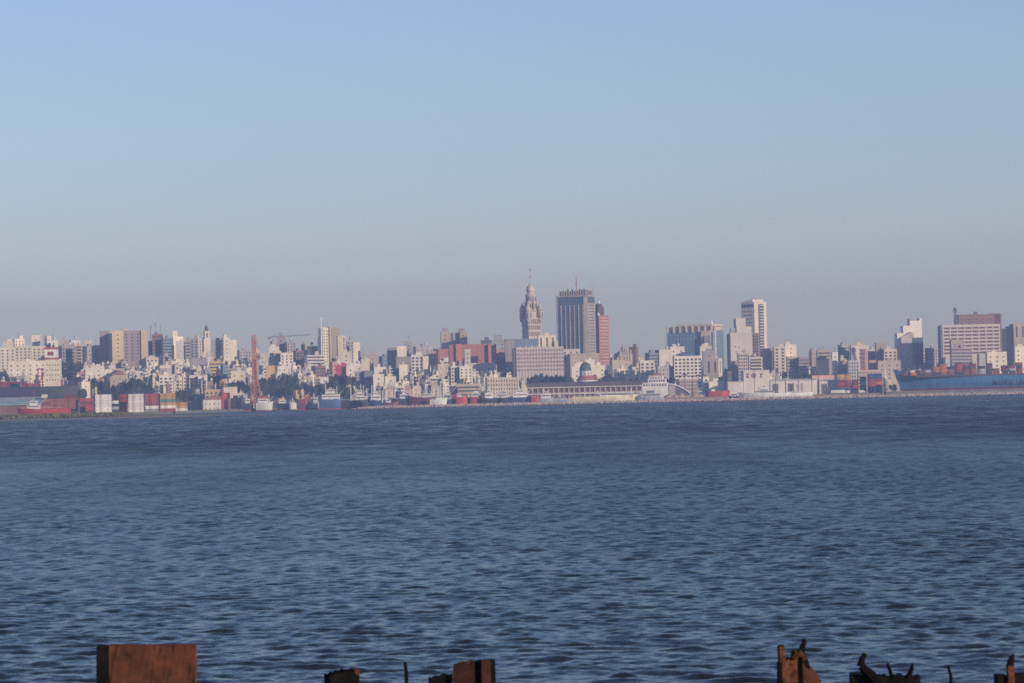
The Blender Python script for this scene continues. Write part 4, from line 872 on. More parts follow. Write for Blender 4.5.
for px, cs, wh in ((265, ['navy','blue','navy','navy','maroon'], 'the dark stack right of the crane'), (274.5, ['black','navy','maroon','navy','navy'], 'the second dark stack right of the crane'),
                   (281.5, ['maroon','ochre','orange','ochre'], 'the ochre stack between dark ones'), (289.5, ['navy','blue','navy','navy','navy'], 'the dark stack left of the ochre shed'),
                   (306, ['red','maroon','rust','red','orange'], 'the red stack right of the ochre shed'), (314, ['grey','rust','rust'], 'the short rust stack')):
    stack(px, Dm, 2.4, cs, wh, 'containers behind the fishing boats', L=8)
Dr = 3392
stack(841.5, Dr, 2.3, ['blue','blue','blue','maroon','red','maroon','ochre','ochre'], 'the yellow-topped stack, left column', 'containers on the right quay', L=7.4); stack(848.6, Dr, 2.3, ['blue','white','blue','red','maroon','red','ochre','ochre'], 'the yellow-topped stack, right column', 'containers on the right quay', L=6.1)
stack(855.6, Dr + 4, 2.3, ['grey','white','maroon','red','maroon','maroon'], 'the maroon and white stack', 'containers on the right quay', L=6.1)
stack(863.4, Dr + 2, 2.3, ['maroon','red','maroon','green','white','green','black'], 'the green and white stack', 'containers on the right quay', L=6.1)
stack(871.5, Dr - 4, 2.3, ['navy','blue','blue','red','red','red','blue','blue'], 'the tallest blue and red stack, left column', 'containers on the right quay', L=7); stack(879, Dr - 4, 2.3, ['blue','navy','blue','red','orange','red','blue','navy'], 'the tallest blue and red stack, right column', 'containers on the right quay', L=7)
stack(453, 3400, 2.3, ['maroon','red','maroon','maroon'], 'the maroon stack behind the red trawlers', 'containers on the middle quay', L=8)
# ---------------------------------------------------------------- boats
boat(-40, 77, 387.5, 3560, -1, 'navy', [(-20, 44, 383, 'maroon')], 'long dark cargo ship hull lying along the left dock', (), 'black', 18, 'ship', 'cargo_ship') if 0 else None
def left_ship():
    a = LM('cargo_ship', 'dark-hulled cargo ship with red deck gear, cream bridge and red-banded funnel', 'ship', 3625, 40)
    a.root.location.z = 0; a.g = 0; zz = a.z; X = a.x
    zd = zz(386.6); mb = hull_mesh(X(78) - X(-60), 20, -1.5, zd, 1, sheer=.0, rake=.03); c = (X(78) + X(-60)) / 2
    mb.v = [(x + c, y, z) for x, y, z in mb.v]; mb.build('hull', hp('black'), a.root)
    cr = mat('bridge_cream', (.70,.61,.45), .7, .08, .3); rd = mat('gear_red', (.34,.075,.06), .6, .2, .6)
    b = MB().box(X(45), X(61), -6, 6, zd, zz(360.5)).build('bridge', cr, a.root)
    MB().box(X(46.2), X(57.5), -5, 5, zz(360.4), zz(348.5)).build('funnel_base', WPAINT, b)
    for (y0, y1, e) in ((359.8, 357.9, .6), (349.6, 347.6, .8)): MB().box(X(45.8) - e, X(57.5) + e, -5.4, 5.4, zz(y0), zz(y1)).build('red_band', hp('red'), b)
    MB().box(X(48.5), X(54.5), -5.15, -4.9, zz(356), zz(352)).box(X(49.4), X(51), -5.3, -5.1, zz(355), zz(353)).build('funnel_mark', rd, b)
    MB().lathe([(1.6, zz(347.6)), (1.6, zz(344.5)), (1.2, zz(343.2))], 10, X(50), 0).build('exhaust', DARKM, b); MB().lathe([(1.2, zz(347.6)), (1.2, zz(346)), (.8, zz(345))], 10, X(53.8), 0).build('exhaust', DARKM, b)
    for j in range(4):
        for i in range(5): MB().box(X(47.5 + i * 2.7), X(48.4 + i * 2.7), -6.1, -5.8, zz(366 + j * 5), zz(364.6 + j * 5)).build('window', GLASS, b)
    q = MB()
    for x in (38.5, 42.5): q.tube((X(x), -3, zd), (X(x), -3, zz(368)), .7, .6)
    q.tube((X(38), -3, zz(369)), (X(45), -3, zz(369)), .7); q.tube((X(38), -3, zz(376)), (X(45), -3, zz(376)), .6); q.tube((X(38.6), -3, zz(384)), (X(45), -3, zz(371)), .4); q.build('gantry', rd, a.root)
    for i, (x0, x1, y0, y1) in enumerate(((1, 8, 380.5, 386.6), (9, 20, 381.5, 386.6), (21, 27, 382.5, 386.6), (28, 38, 383.6, 386.6), (58, 62, 380, 386.6))):
        MB().box(X(x0), X(x1), -4, 4, zz(y1), zz(y0)).box(X(x0) - 1, X(x1) + 1, -4.3, 4.3, zz(y0 + 1.2), zz(y0 + .6)).build('hatch', rd, a.root)
    q = MB()
    for i in range(14): q.tube((X(i * 3), -5, zd), (X(i * 3), -5, zd + 4.5 + (i % 3)), .18)
    q.tube((X(0), -5, zd + 4), (X(40), -5, zd + 4), .2); q.build('deck_pipes', rd, a.root); sky_put(-40, 78, 386); sky_put(45, 61, 361)
    MB().box(X(10), X(21), -4, 2, zd, zz(381)).box(X(10.4), X(11.4), -4, -3, zz(381), zz(376)).box(X(19.6), X(20.6), -4, -3, zz(381), zz(376)).box(X(10), X(21), -4.2, -2.8, zz(376.8), zz(375.8)).build('deck_frame', wall('mauve'), a.root)
Q.append((3625, left_ship))
boat(17, 70, 409, 2860, -1, 'red', [(28, 40, 405, 'white'), (30, 37.5, 400.5, 'white'), (32.5, 35.5, 397, 'grey')], 'low red supply boat with a white bridge forward, lying off the grassy spit', [(34, 390)], 'black', 11, 'boat', 'supply_boat')
FB = 'fishing boats in the basin'
for a in [
 (243, 252, 403.5, 3590, 1, 'black', [(245, 250, 398.5, 'white')], 'small black boat with a white cabin at the red crane foot', [(247, 393)]),
 (256, 273, 403, 3585, 1, 'pale', [(258, 268, 398.5, 'white'), (260, 265, 395.5, 'red')], 'white and red fishing boat just right of the red crane', [(262, 391), (269, 394)]),
 (277, 291, 403.6, 3580, -1, 'black', [(279, 286, 400, 'white')], 'low dark boat with a white cabin, second right of the crane', [(283, 396)]),
 (289, 296.5, 403.5, 3570, -1, 'white', [(290, 295, 401, 'white')], 'smallest white launch beside the red-masted boat', [(292.5, 398)]),
 (297, 309, 402.5, 3575, 1, 'maroon', [(299, 304, 399, 'red')], 'red boat with one tall red mast', [(303, 388)]),
 (308, 321, 402.5, 3590, 1, 'grey', [(311, 318, 397, 'pale')], 'grey boat tucked left of the blue ship', [(314, 393)]),
 (319, 343, 399.5, 3560, 1, 'blue', [(322, 340, 394.5, 'white'), (325, 336, 389.5, 'white'), (328, 333, 387.5, 'white')], 'blue-hulled ship with a broad white bridge before the tree belt', [(326, 384), (337, 386)]),
 (341, 372, 400.5, 3300, 1, 'black', [(355, 366, 396, 'white'), (357, 363, 390, 'white')], 'black trawler with red and white masts at the breakwater tip', [(351, 386), (361, 384), (367, 388)]),
 (368, 388, 400.5, 3275, -1, 'navy', [(371, 381, 395, 'white'), (373, 379, 391.5, 'white')], 'dark trawler with a white stern house, second from the breakwater tip', [(372, 385), (380, 388)]),
 (384, 399, 402.5, 3255, 1, 'maroon', [(386, 391, 399.5, 'white')], 'small dark red boat low against the breakwater', [(382.5, 390), (386.5, 391)]),
 (388, 412, 399, 3290, -1, 'black', [(400, 409, 394, 'pale'), (402, 407, 390.5, 'white')], 'black trawler with cluttered pale deckhouse left of the long maroon hull', [(395, 387), (404, 384), (410, 390)]),
 (408, 437, 397.5, 3285, -1, 'maroon', [(421, 432, 393.5, 'pale')], 'long maroon-hulled trawler in the middle of the fleet', [(413, 388), (419, 386), (427, 385), (434, 388)]),
 (430, 447, 399.5, 3265, 1, 'pale', [(436, 442, 395.5, 'white')], 'pale grey trawler bow-on behind the long maroon hull', [(438, 388)]),
 (441, 459, 399.5, 3280, 1, 'navy', [(444, 452, 394.5, 'grey'), (446, 450, 391, 'white')], 'navy trawler with two tall white masts left of the red hulls', [(445, 381), (449, 376)]),
 (456, 467, 397, 3275, 1, 'red', [(457, 461, 393.5, 'white')], 'short bright red hull, left one of the two', [(459, 389)]),
 (467, 471.5, 398, 3290, -1, 'maroon', [(468, 470.5, 394, 'white')], 'tiny maroon hull between the two bright red ones', []),
 (470.5, 481.5, 397, 3276, 1, 'red', [(471.5, 480, 393.5, 'white'), (474, 478, 391, 'white')], 'bright red hull with a white house, right one of the two', [(477, 386)]),
 (481, 497, 398.5, 3270, -1, 'black', [(485, 493, 393, 'white'), (487, 491, 390, 'white')], 'black tug with a white wheelhouse right of the red hulls', [(489, 386)]),
 (494, 512, 398, 3290, 1, 'black', [(496, 509, 393, 'white'), (500, 507, 391, 'white')], 'black ship with a long low white house beside the navy vessel', [(506, 388)]),
 (508, 533, 397.5, 3262, 1, 'navy', [(513, 528, 393, 'white'), (515.5, 524, 389.5, 'white'), (517.5, 521, 387, 'white')], 'navy-hulled research ship with a tall white mast before the terminal', [(519, 380), (526, 385)]),
 (531, 539, 397.5, 3255, 1, 'red', [(532, 536, 394.5, 'orange')], 'stubby red boat between navy ship and white launch', []),
 (537, 553, 398.5, 3268, 1, 'grey', [(541, 551, 394, 'white'), (543, 549, 391.5, 'white')], 'grey ship with a white house ahead of the sand-coloured hull', [(544, 388)]),
 (552, 576, 399.5, 3300, 1, 'grey', [(557, 566, 397.5, 'pale')], 'low grey barge moored under the terminal arcade', [(560, 394)]),
 (572, 640, 396.3, 3258, 1, 'sand', [(600, 634, 393.8, 'white'), (606, 628, 392, 'white')], 'long sand-coloured ship with a low white deckhouse along the terminal', [(598, 390), (631, 389)]),
 (636, 664, 397.5, 3255, -1, 'grey', [(643, 660, 393.5, 'grey'), (646, 655, 390.5, 'grey')], 'grey patrol ship right of the sand-coloured hull', [(650, 384), (641, 391)]),
 (738, 812, 393.2, 3252, -1, 'white', [(755, 774, 390.6, 'pale'), (759, 768, 387.2, 'white'), (786, 792, 391.6, 'white')], 'very long pale patrol ship with thin masts below the white warehouse', [(762, 380), (765, 383), (780, 389)]),
 (729, 741, 396.5, 3280, -1, 'navy', [(731, 737, 394, 'white')], 'small dark boat between the red hull and the long pale ship', []),
]:
    boat(*a[:9], group=FB)
def red_hull():
    a = LM('coaster', 'big plain red hull lying above the sand heap', 'ship', 3330, 719); a.root.location.z = 0; a.g = 0
    L = 20.5 * a.m; zd = a.z(391.4); hull_mesh(L, 9, -1, zd, 1, sheer=.12).build('hull', hp('red'), a.root)
    MB().box(-L*.4, -L*.22, -3, 3, zd, zd + 2.2).build('deckhouse', WPAINT, a.root); q = MB()
    for i in range(8): q.tube((-L*.4 + i*L*.1, -3.6, zd), (-L*.4 + i*L*.1, -3.6, zd + 1.1), .06)
    q.build('railing', WPAINT, a.root); sky_put(709, 729, 392)
Q.append((3330, red_hull))
def container_ship():
    D = 3350; m = M1(D); L = 262 * m; x0 = 893; P = W(1024, 380, D); xb = W(x0, 380, D).x; root = empty('container_ship', (xb + L / 2, D, 0), .0)
    def z(py): return W(960, py + (960 - 960) * .02, D).z
    zd = z(376.4); hull = hull_mesh(L, 30, -2, zd, -1, sheer=.0, rake=.045)
    hull.v = [(x, y, zz + (8.5 * max(0, (-x / L - .36) / .14) ** 1.2 * max(0, zz) / zd)) for x, y, zz in hull.v]
    hull.build('hull', hp('sea'), root); z1 = z(387.6)
    bt = hull_mesh(L, 30, -2, zd, -1, rake=.045, zcut=z1, prou=.06); bt.build('boot_stripe', hp('maroon'), root)
    MB().box(-L*.42, L*.46, -14.6, 14.6, zd, zd + 1.7).build('hatch_coaming', mat('coaming', (.10,.05,.05), .7), root)
    cu = bpy.data.curves.new('lettering', 'FONT'); cu.body = 'MAERSK LINE'; cu.size = 9.2; cu.extrude = .03; cu.offset = .12; cu.space_character = 1.02
    to = bpy.data.objects.new('lettering_tmp', cu); COL.objects.link(to); bpy.context.view_layer.update()
    me = bpy.data.meshes.new_from_object(to.evaluated_get(bpy.context.evaluated_depsgraph_get())); bpy.data.objects.remove(to)
    vs = np.array([v.co[:] for v in me.vertices]); wx = vs[:, 0].max(); k = 35.0 * m / wx; ht = 5.4 * m / vs[:, 1].max()
    me.materials.clear(); me.materials.append(mat('letter_navy', (.02,.03,.07), .5)); t = link('lettering', me, root, (W(990.5, 380, D).x - root.location.x, -15.28, z(385.9)))
    t.rotation_euler = (math.pi / 2, 0, 0); t.scale = (k, ht, 1)
    q = MB().tube((-L*.47, 0, zd + 5), (-L*.47, 0, zd + 13), .3); q.build('foremast', METAL, root)
    b = MB().box(L*.26, L*.32, -13, 13, zd, zd + 26).build('bridge', WPAINT, root); MB().box(L*.257, L*.323, -15, 15, zd + 22, zd + 23.5).build('window_strip', GLASS, b)
    MB().box(L*.4, L*.44, -5, 5, zd, zd + 20).build('funnel', hp('sea'), root)
    q = MB()
    for i in range(30): q.tube((-L*.4 + i * L * .028, -14.8, zd + 1.6), (-L*.4 + i * L * .028, -14.8, zd + 2.9), .08)
    q.build('railing', METAL, root)
    tag(root, 'huge blue container ship moored at the right, bow pointing left, navy lettering amidships', 'ship')
    rr = random.Random(5); cc = ['rust','maroon','black','navy','black','maroon','black','grey','navy','rust']
    cols = {906: ['maroon','rust'], 914.5: ['orange','white'], 921: ['orange'], 940: ['black','orange','red']}
    px = 903.5; k = 0
    while px < 1030:
        n = [1, 1, 2, 3, 3, 4, 3, 4, 4, 3, 3, 4, 2, 3][k % 14] if px < 1000 else [2, 2, 3, 4][k % 4]
        for rown, yy in (('front', -12.6), ('second', -9.8), ('third', -7.0)):
            if rown != 'front' and k % 3 == 2: continue
            for i in range(n if rown == 'front' else n + (1 if k % 4 == 1 else 0)):
                cx = rr.choice(cc)
                if px < 918: cx = ['maroon', 'orange', 'white'][(k + i) % 3]
                if 934 < px < 946 and i: cx = 'orange'
                if 955 < px < 962 and i: cx = 'red'
                if rown != 'front' and i < n - 1: continue
                o = link('container', container_mesh(cx, 6.1), None, (W(px, 380, D).x, D + yy, zd + 1.75 + i * 2.6))
                tag(o, f"{cx} ship deck container, {ORD[k]} bay from bow, {rown} row, {['bottom','second','third','fourth','fifth','sixth'][i]} tier", 'container', 'containers on the ship deck')
        px += 7.1 if k % 3 else 8.6; k += 1
    sky_put(893, 1030, 377)
Q.append((3350, container_ship))
# ---------------------------------------------------------------- cranes and masts
def lattice(mb, a, b, wd, n, r=.25):
    a = Vector(a); b = Vector(b); d = (b - a).normalized(); u = d.cross(Vector((0, 1, 0))).normalized() * wd / 2; v = Vector((0, wd / 2, 0))
    cs = [u + v, u - v, -u - v, -u + v]
    for c in cs: mb.tube(a + c, b + c, r, n=4)
    for i in range(n):
        p, q = a + (b - a) * i / n, a + (b - a) * (i + 1) / n
        for k in range(4): mb.tube(p + cs[k], q + cs[(k + 1) % 4], r * .6, n=4); mb.tube(p + cs[k], p + cs[(k + 1) % 4], r * .6, n=4)
def red_crane():
    a = LM('harbour_crane', 'tall rusty red harbour crane with a raised jib on a narrow tower', 'crane', 3605, 255, 0); zz = a.z; X = a.x; m = mat('crane_red', (.44,.20,.13), .75, .15, .3, streak=True)
    q = MB(); pr = None
    for yy, xa, xb in ((406, 249.2, 260.6), (399, 249.9, 260), (391, 250.8, 259.2), (384, 251.6, 258.2), (378, 252.3, 257.4), (372, 252.6, 257.1), (366, 252.8, 256.9), (358, 252.9, 256.8)):
        cur = [(X(xa), -2.6, zz(yy)), (X(xb), -2.6, zz(yy)), (X(xb), 2.6, zz(yy)), (X(xa), 2.6, zz(yy))]
        for k in range(4): q.tube(cur[k], cur[(k + 1) % 4], .42, n=5)
        if pr:
            for k in range(4): q.tube(pr[k], cur[k], .62, n=5); q.tube(pr[k], cur[(k + 1) % 4], .34, n=5); q.tube(pr[(k + 1) % 4], cur[k], .34, n=5)
        pr = cur
    q.build('tower', m, a.root); MB().box(X(253.6), X(256), -1.2, 1.2, zz(404), zz(359)).build('stair_shaft', m, a.root)
    q = MB(); lattice(q, (X(254.6), 0, zz(358)), (X(254.3), 0, zz(336.5)), 3.6, 7, .42); q.box(X(253.2), X(256.2), -1.5, 1.5, zz(352), zz(340)); q.build('jib', m, a.root)
    MB().box(X(252.4), X(260.4), -3.4, 3.4, zz(359.8), zz(354)).build('cab', m, a.root); MB().box(X(257), X(260), -3.5, -3.3, zz(358), zz(356)).build('window', GLASS, a.root)
    MB().prism([(X(252.6), zz(337)), (X(256.8), zz(337)), (X(255.8), zz(334.8)), (X(253.2), zz(334.8))], 'y', -1.4, 1.4).build('jib_head', m, a.root)
    q = MB(); q.tube((X(256.4), 0, zz(336)), (X(259.8), 0, zz(354)), .22); q.tube((X(256.9), 1, zz(341)), (X(260), 1, zz(354)), .22); q.build('stay', m, a.root)
    q = MB(); lattice(q, (X(252), -3.2, zz(404)), (X(253), -3.2, zz(376)), 2.4, 6, .22); q.build('ladder_frame', m, a.root)
    for x in (250.9, 257.6): MB().box(X(x), X(x + 1.6), -3.6, 3.6, 0, zz(400)).build('leg', m, a.root)
    sky_put(251, 259, 360)
Q.append((3605, red_crane))
def tower_crane():
    a = LM('tower_crane', 'thin tower crane with a long level jib on the left skyline', 'crane', 4200, 281.5); q = MB(); m = mat('crane_grey', (.30,.25,.22), .7)
    lattice(q, (0, 0, 0), (0, 0, a.z(333)), 2.0, 26, .22); q.build('mast', m, a.root)
    q = MB(); lattice(q, (a.x(268.5), 0, a.z(337)), (a.x(312), 0, a.z(335.2)), 1.3, 26, .16); q.build('jib', m, a.root)
    MB().box(a.x(268.6), a.x(271.4), -1, 1, a.z(339), a.z(337)).build('counterweight', m, a.root); q = MB().tube((0, 0, a.z(332.6)), (a.x(300), 0, a.z(335.6)), .12, n=4); q.tube((0, 0, a.z(332.6)), (a.x(270), 0, a.z(337)), .12, n=4); q.build('stay', m, a.root)
Q.append((4200, tower_crane))
def roof_crane():
    a = LM('derrick_crane', 'pale blue crane arm upright with a dark head above the ribbon offices', 'crane', 3870, 957); q = MB()
    lattice(q, (0, 0, 0), (a.x(958.6), 0, a.z(325)), 3.0, 10, .35); q.build('tower', mat('crane_blue', (.20,.28,.34), .6), a.root); q = MB(); lattice(q, (a.x(958.4), 0, a.z(325)), (a.x(956.2), 0, a.z(311)), 2.0, 6, .42); q.build('arm', mat('crane_blue', (.20,.28,.34), .6), a.root)
    MB().prism([(a.x(954.6), a.z(310)), (a.x(957.6), a.z(312.4)), (a.x(958.2), a.z(309.6)), (a.x(956), a.z(307.2))], 'y', -1.5, 1.5).build('head', DARKM, a.root)
Q.append((3870, roof_crane))
def masts():
    for (px, yt, D, lab, r) in ((811.6, 377, 3380, 'left dark dockside lamp mast', .45), (818.3, 376, 3380, 'right dark dockside lamp mast', .45), (775, 361, 3380, 'slim derrick mast behind the long pale ship', .3),
                             (785, 377, 3380, 'short derrick mast behind the long pale ship', .3), (155.2, 323, 4100, 'faint tall antenna mast left of the striped block', .35), (160.3, 325, 4100, 'faint antenna mast just right of the tallest one', .25),
                             (150.5, 326, 4080, 'shorter antenna mast nearest the yellow pair', .5), (914, 352, 3560, 'dark mast standing before the navy glass corner', .35), (884.8, 368.5, 3370, 'white post at the end of the container stacks', 1.1), (320.8, 317.5, 3985, 'white spire mast over the clustered apartments', 1.0),
                             (593, 277, 3990, 'hair-thin radio mast beside the dark glass tower', .14)):
        P = W(px, yt, D); g = ground(P.x, D) - 1; root = empty('lamp_mast' if 'lamp' in lab else 'mast', (P.x, D, g)); h = P.z - g; m = WPAINT if 'white' in lab else DARKM
        MB().tube((0, 0, 0), (0, 0, h), r, r * .5, 8).build('pole', m, root)
        if r != 1.1: MB().box(-r * 2.4, r * 2.4, -.2, .2, h - 1.2, h - .7).box(-r * 1.6, r * 1.6, -.15, .15, h - 3.2, h - 2.9).build('crossarm', m, root)
        tag(root, lab, 'mast')
    # mobile harbour machine
    P = W(828.5, 395, 3360); a = empty('mobile_crane', (P.x, 3360, 2.3)); z = lambda y: W(828.5, y, 3360).z - 2.3; k = M1(3360)
    MB().box(-3.6 * k, 3.4 * k, -2, 2, .9, z(391)).build('chassis', DARKM, a); MB().prism([(-2.2*k, z(391)), (2.4*k, z(391)), (1.4*k, z(387.6)), (-1.4*k, z(387.6))], 'y', -1.5, 1.5).build('cab', mat('machine_brown', (.16,.10,.09), .7), a)
    MB().tube((0, 0, z(388)), (.1*k, 0, z(383)), .5, .3).build('boom', DARKM, a)
    for i in range(4): MB().lathe([(.9, -.3), (.9, .3)], 12).build('wheel', DARKM, a, (-3*k + i*2*k, -2.1, .9)).rotation_euler = (math.pi/2, 0, 0)
    tag(a, 'dark mobile crane in front of the pale shed', 'crane')
    for i, (px, c, lab, L, cat) in enumerate(((839, 'white', 'long white trailer parked beneath the yellow-topped containers', 15, 'trailer'), (862, 'white', 'white van parked before the green and white stack', 6.5, 'van'), (854, 'black', 'black truck beside the white van', 7, 'truck'), (849, 'white', 'short white truck left of the black truck', 5, 'truck'),
                                   (797, 'grey', 'grey van between the storage sheds', 5, 'van'), (701, 'white', 'white truck beside the sand heap', 8, 'truck'), (694, 'orange', 'orange loader on the sand heap quay', 5, 'loader'))):
        D = 3345; P = W(px, 395, D); a = empty('parked_' + cat, (P.x, D, 4.4 if px > 820 or 1 else 2.3)); h = 3.6 if L > 10 else 3.0
        if px < 820: a.location.z = 4.4
        MB().prism([(-L/2, .8), (L/2, .8), (L/2, 1.9), (L/2 - .7, h * .75), (L/2 - 1.6, h), (-L/2, h)], 'y', -1.2, 1.2).build('body', mat('van_' + c, CPAL[c], .4), a)
        MB().box(L/2 - 1.7, L/2 - .75, -1.24, 1.24, 1.9, h * .9).build('window', GLASS, a)
        for sx in (-L/2 + 1.2, L/2 - 1.4):
            for sy in (-1.15, 1.15): MB().lathe([(.55, -.15), (.55, .15)], 12).build('wheel', DARKM, a, (sx, sy, .5)).rotation_euler = (math.pi/2, 0, 0)
        tag(a, lab, cat)
    MB().box(0, 1, 0, 1, 0, 1)
    # sand heap
    X0, X1 = W(660, 400, 3325).x, W(709, 400, 3325).x; q = MB(); nx, ny = 40, 8; v = []; f = []
    for j in range(ny + 1):
        for i in range(nx + 1):
            u = i / nx; t = j / ny; e = math.sin(math.pi * min(1, max(0, t))) ** .7 * min(1, u * 8, (1 - u) * 8); v.append((X0 + (X1 - X0) * u, 3309 + 20 * t, 2.2 + e * (4.7 + 1.0 * math.sin(u * 19) + .6 * math.sin(u * 47) + R.uniform(-.3, .3))))
    for j in range(ny):
        for i in range(nx): f.append((j*(nx+1)+i, j*(nx+1)+i+1, (j+1)*(nx+1)+i+1, (j+1)*(nx+1)+i))
    q.v = v; q.f = f; o = q.build('sand_heap', mat('sand_soil', (.46,.34,.22), .95, .2, .25), smooth=True); tag(o, 'long heap of ochre sand on the quay left of the big red hull', 'sand', kind='stuff')
    # quay wall for ship
    X0, X1 = W(886, 395, 3290).x, W(1100, 395, 3290).x
    o = MB().box(X0, X1, 3286, 3312, -3, 4.8).box(X0 - 1, X1, 3285.2, 3286.4, 4.7, 5.7).build('quay_wall', mat('quay_concrete', (.24,.20,.19), .9, .15, .1)); tag(o, 'low grey quay wall between the breakwater rocks and the blue ship', 'quay wall')
    X0, X1 = W(655, 395, 3310).x, X0; MB().box(X0, X1 - 2, 3309, 3342, -3, 4.4).build('quay_apron', mat('quay_concrete', (.24,.20,.19), .9, .15, .1))['kind'] = 'structure'
Q.append((3320, masts))
# ---------------------------------------------------------------- breakwater, spit
def rocks():
    mb = MB(); r = random.Random(9); X0, X1 = W(352, 405, 3200).x, 760
    n = int((X1 - X0) / 3)
    core = [(3194.5, -2), (3197.6, .9), (3199.5, 1.8), (3206, 1.9), (3212, -2)]
    mb.prism(core, 'x', X0 + 5, X1)
    me = []
    for i in range(8200):
        x = r.uniform(X0 - 1, X1); k = min(1, (x - X0 + 4) / 26); t = r.random(); y = 3191.5 + t * 14.5 + (1 - k) * 4; z = (-.3 + 2.4 * min(1, t * 1.7)) * k + r.uniform(-.3, .35)
        s = r.uniform(.35, .85); q = Matrix.Rotation(r.uniform(0, 6.28), 3, Vector((r.gauss(0,1), r.gauss(0,1), r.gauss(0,1))).normalized())
        pts = [Vector((x, y, z)) + q @ Vector((a * s * r.uniform(.7, 1.2), b * s * r.uniform(.6, 1.1), c * s * r.uniform(.5, .9))) for a, b, c in ((-1,-1,-1),(1,-1,-1),(1,1,-1),(-1,1,-1),(-.7,-.7,1),(.7,-.7,1),(.7,.7,1),(-.7,.7,1))]
        mb.add(pts, [(0,3,2,1),(4,5,6,7),(0,1,5,4),(1,2,6,5),(2,3,7,6),(3,0,4,7)])
    o = mb.build('breakwater_rocks', mat('granite_rubble', (.60,.48,.40), .95, .2, .35, col2=(.30,.23,.19)))
    m = o.data.materials[0]; n = m.node_tree.nodes; l = m.node_tree.links; g = n.new('ShaderNodeNewGeometry'); sp = n.new('ShaderNodeSeparateXYZ'); l.new(g.outputs['Position'], sp.inputs[0])
    mr = n.new('ShaderNodeMapRange'); l.new(sp.outputs['Z'], mr.inputs[0]); mr.inputs[1].default_value = .5; mr.inputs[2].default_value = 1.1; mr.inputs[3].default_value = .28; mr.inputs[4].default_value = 1
    vm = n.new('ShaderNodeVectorMath'); vm.operation = 'SCALE'; b = n['Principled BSDF']; src = b.inputs['Base Color'].links[0].from_socket; l.new(src, vm.inputs[0]); l.new(mr.outputs[0], vm.inputs['Scale']); l.new(vm.outputs[0], b.inputs['Base Color'])
    tag(o, 'long low breakwater of pinkish granite rubble across the harbour mouth', 'breakwater', kind='stuff')
rocks()
def spit():
    v = []; f = []; nx, ny = 120, 26
    for j in range(ny + 1):
        for i in range(nx + 1):
            x = -700 + (W(262, 415, 2100).x + 700) * i / nx; e = 1 - smooth((x - W(75, 415, 2100).x) / 90) * .93
            t = j / ny; y = 2060 + t * 190 + 9 * math.sin(x / 23) + 30 * smooth((x + 330) / 160); h = (min(1, t * 9) * .45 + 2.3 * smooth((t - .08) / .4)) * e * (1 - smooth((t - .8) / .2)) - .3 * (t == 0) - .5 * (t == 1)
            if i == nx: h = -.5
            v.append((x, y, h - .12 + R.uniform(-.14, .14) * e))
    for j in range(ny):
        for i in range(nx): f.append((j*(nx+1)+i, j*(nx+1)+i+1, (j+1)*(nx+1)+i+1, (j+1)*(nx+1)+i))
    mb = MB(); mb.v = v; mb.f = f
    m = bpy.data.materials.new('spit_ground'); m.use_nodes = True; nt = m.node_tree; n = nt.nodes; l = nt.links; b = n['Principled BSDF']; b.inputs['Roughness'].default_value = .95
    tc = n.new('ShaderNodeTexCoord'); sp = n.new('ShaderNodeSeparateXYZ'); l.new(tc.outputs['Object'], sp.inputs[0]); nz = n.new('ShaderNodeTexNoise'); nz.inputs['Scale'].default_value = .12; nz.inputs['Detail'].default_value = 6; l.new(tc.outputs['Object'], nz.inputs[0])
    ad = n.new('ShaderNodeMath'); ad.operation = 'MULTIPLY_ADD'; l.new(nz.outputs[0], ad.inputs[0]); ad.inputs[1].default_value = 1.6; l.new(sp.outputs['Z'], ad.inputs[2])
    rp = n.new('ShaderNodeValToRGB'); mr = n.new('ShaderNodeMapRange'); mr.inputs[1].default_value = 0; mr.inputs[2].default_value = 3; l.new(ad.outputs[0], mr.inputs[0]); l.new(mr.outputs[0], rp.inputs[0]); l.new(rp.outputs[0], b.inputs['Base Color'])
    e = rp.color_ramp.elements; e[0].position = .32; e[0].color = (.30, .22, .165, 1); e[1].position = .55; e[1].color = (.13, .135, .06, 1); k = e.new(.8); k.color = (.20, .15, .09, 1)
    mb.build('spit', m)['kind'] = 'structure'
    # grass tufts
    mb = MB(); r = random.Random(4)
    for i in range(5200):
        x = r.uniform(-450, W(112, 415, 2100).x); y = 2090 + 9 * math.sin(x / 23) + 30 * smooth((x + 330) / 160) + r.random() * 110; s = r.uniform(.3, .8); z = .5 + 1.6 * smooth((y - 2075 - 9 * math.sin(x / 23)) / 60) * (1 - smooth((x - W(75, 415, 2100).x) / 90)); t = r.uniform(0, 3.14); c, s_ = math.cos(t) * s, math.sin(t) * s
        mb.add([(x - c, y - s_, z), (x + c, y + s_, z), (x + c * .6, y + s_ * .6, z + s * 2.2), (x - c * .5, y - s_ * .5, z + s * 1.9), (x, y + s * .7, z)], [(0,1,2,3),(1,4,2),(4,0,3)])
    tag(mb.build('marsh_grass', mat('marsh_green', (.10,.12,.05), .9, .3, .2, col2=(.16,.13,.07))), 'rough green marsh grass covering the low spit at left', 'grass', kind='stuff')
    # roofed store with pale teal roof
    a = LM('dock_shed', 'low shed with a long pale teal sloping roof at the left edge', 'shed', 2900, 20); a.root.location.z = 2.2 - 2; a.g = .2; zz = a.z; X = a.x
    MB().box(X(-30), X(37), 2, 34, -3, zz(405)).build('wall', mat('rust_soil', (.24,.13,.10), .9), a.root)
    MB().prism([(1, zz(405)), (36, zz(398.3)), (36, zz(398.3) + .6), (1, zz(405) + .6)], 'x', X(-32), X(40)).build('roof', mat('teal_roof', (.33,.42,.42), .6, .15, .1, streak=True), a.root)
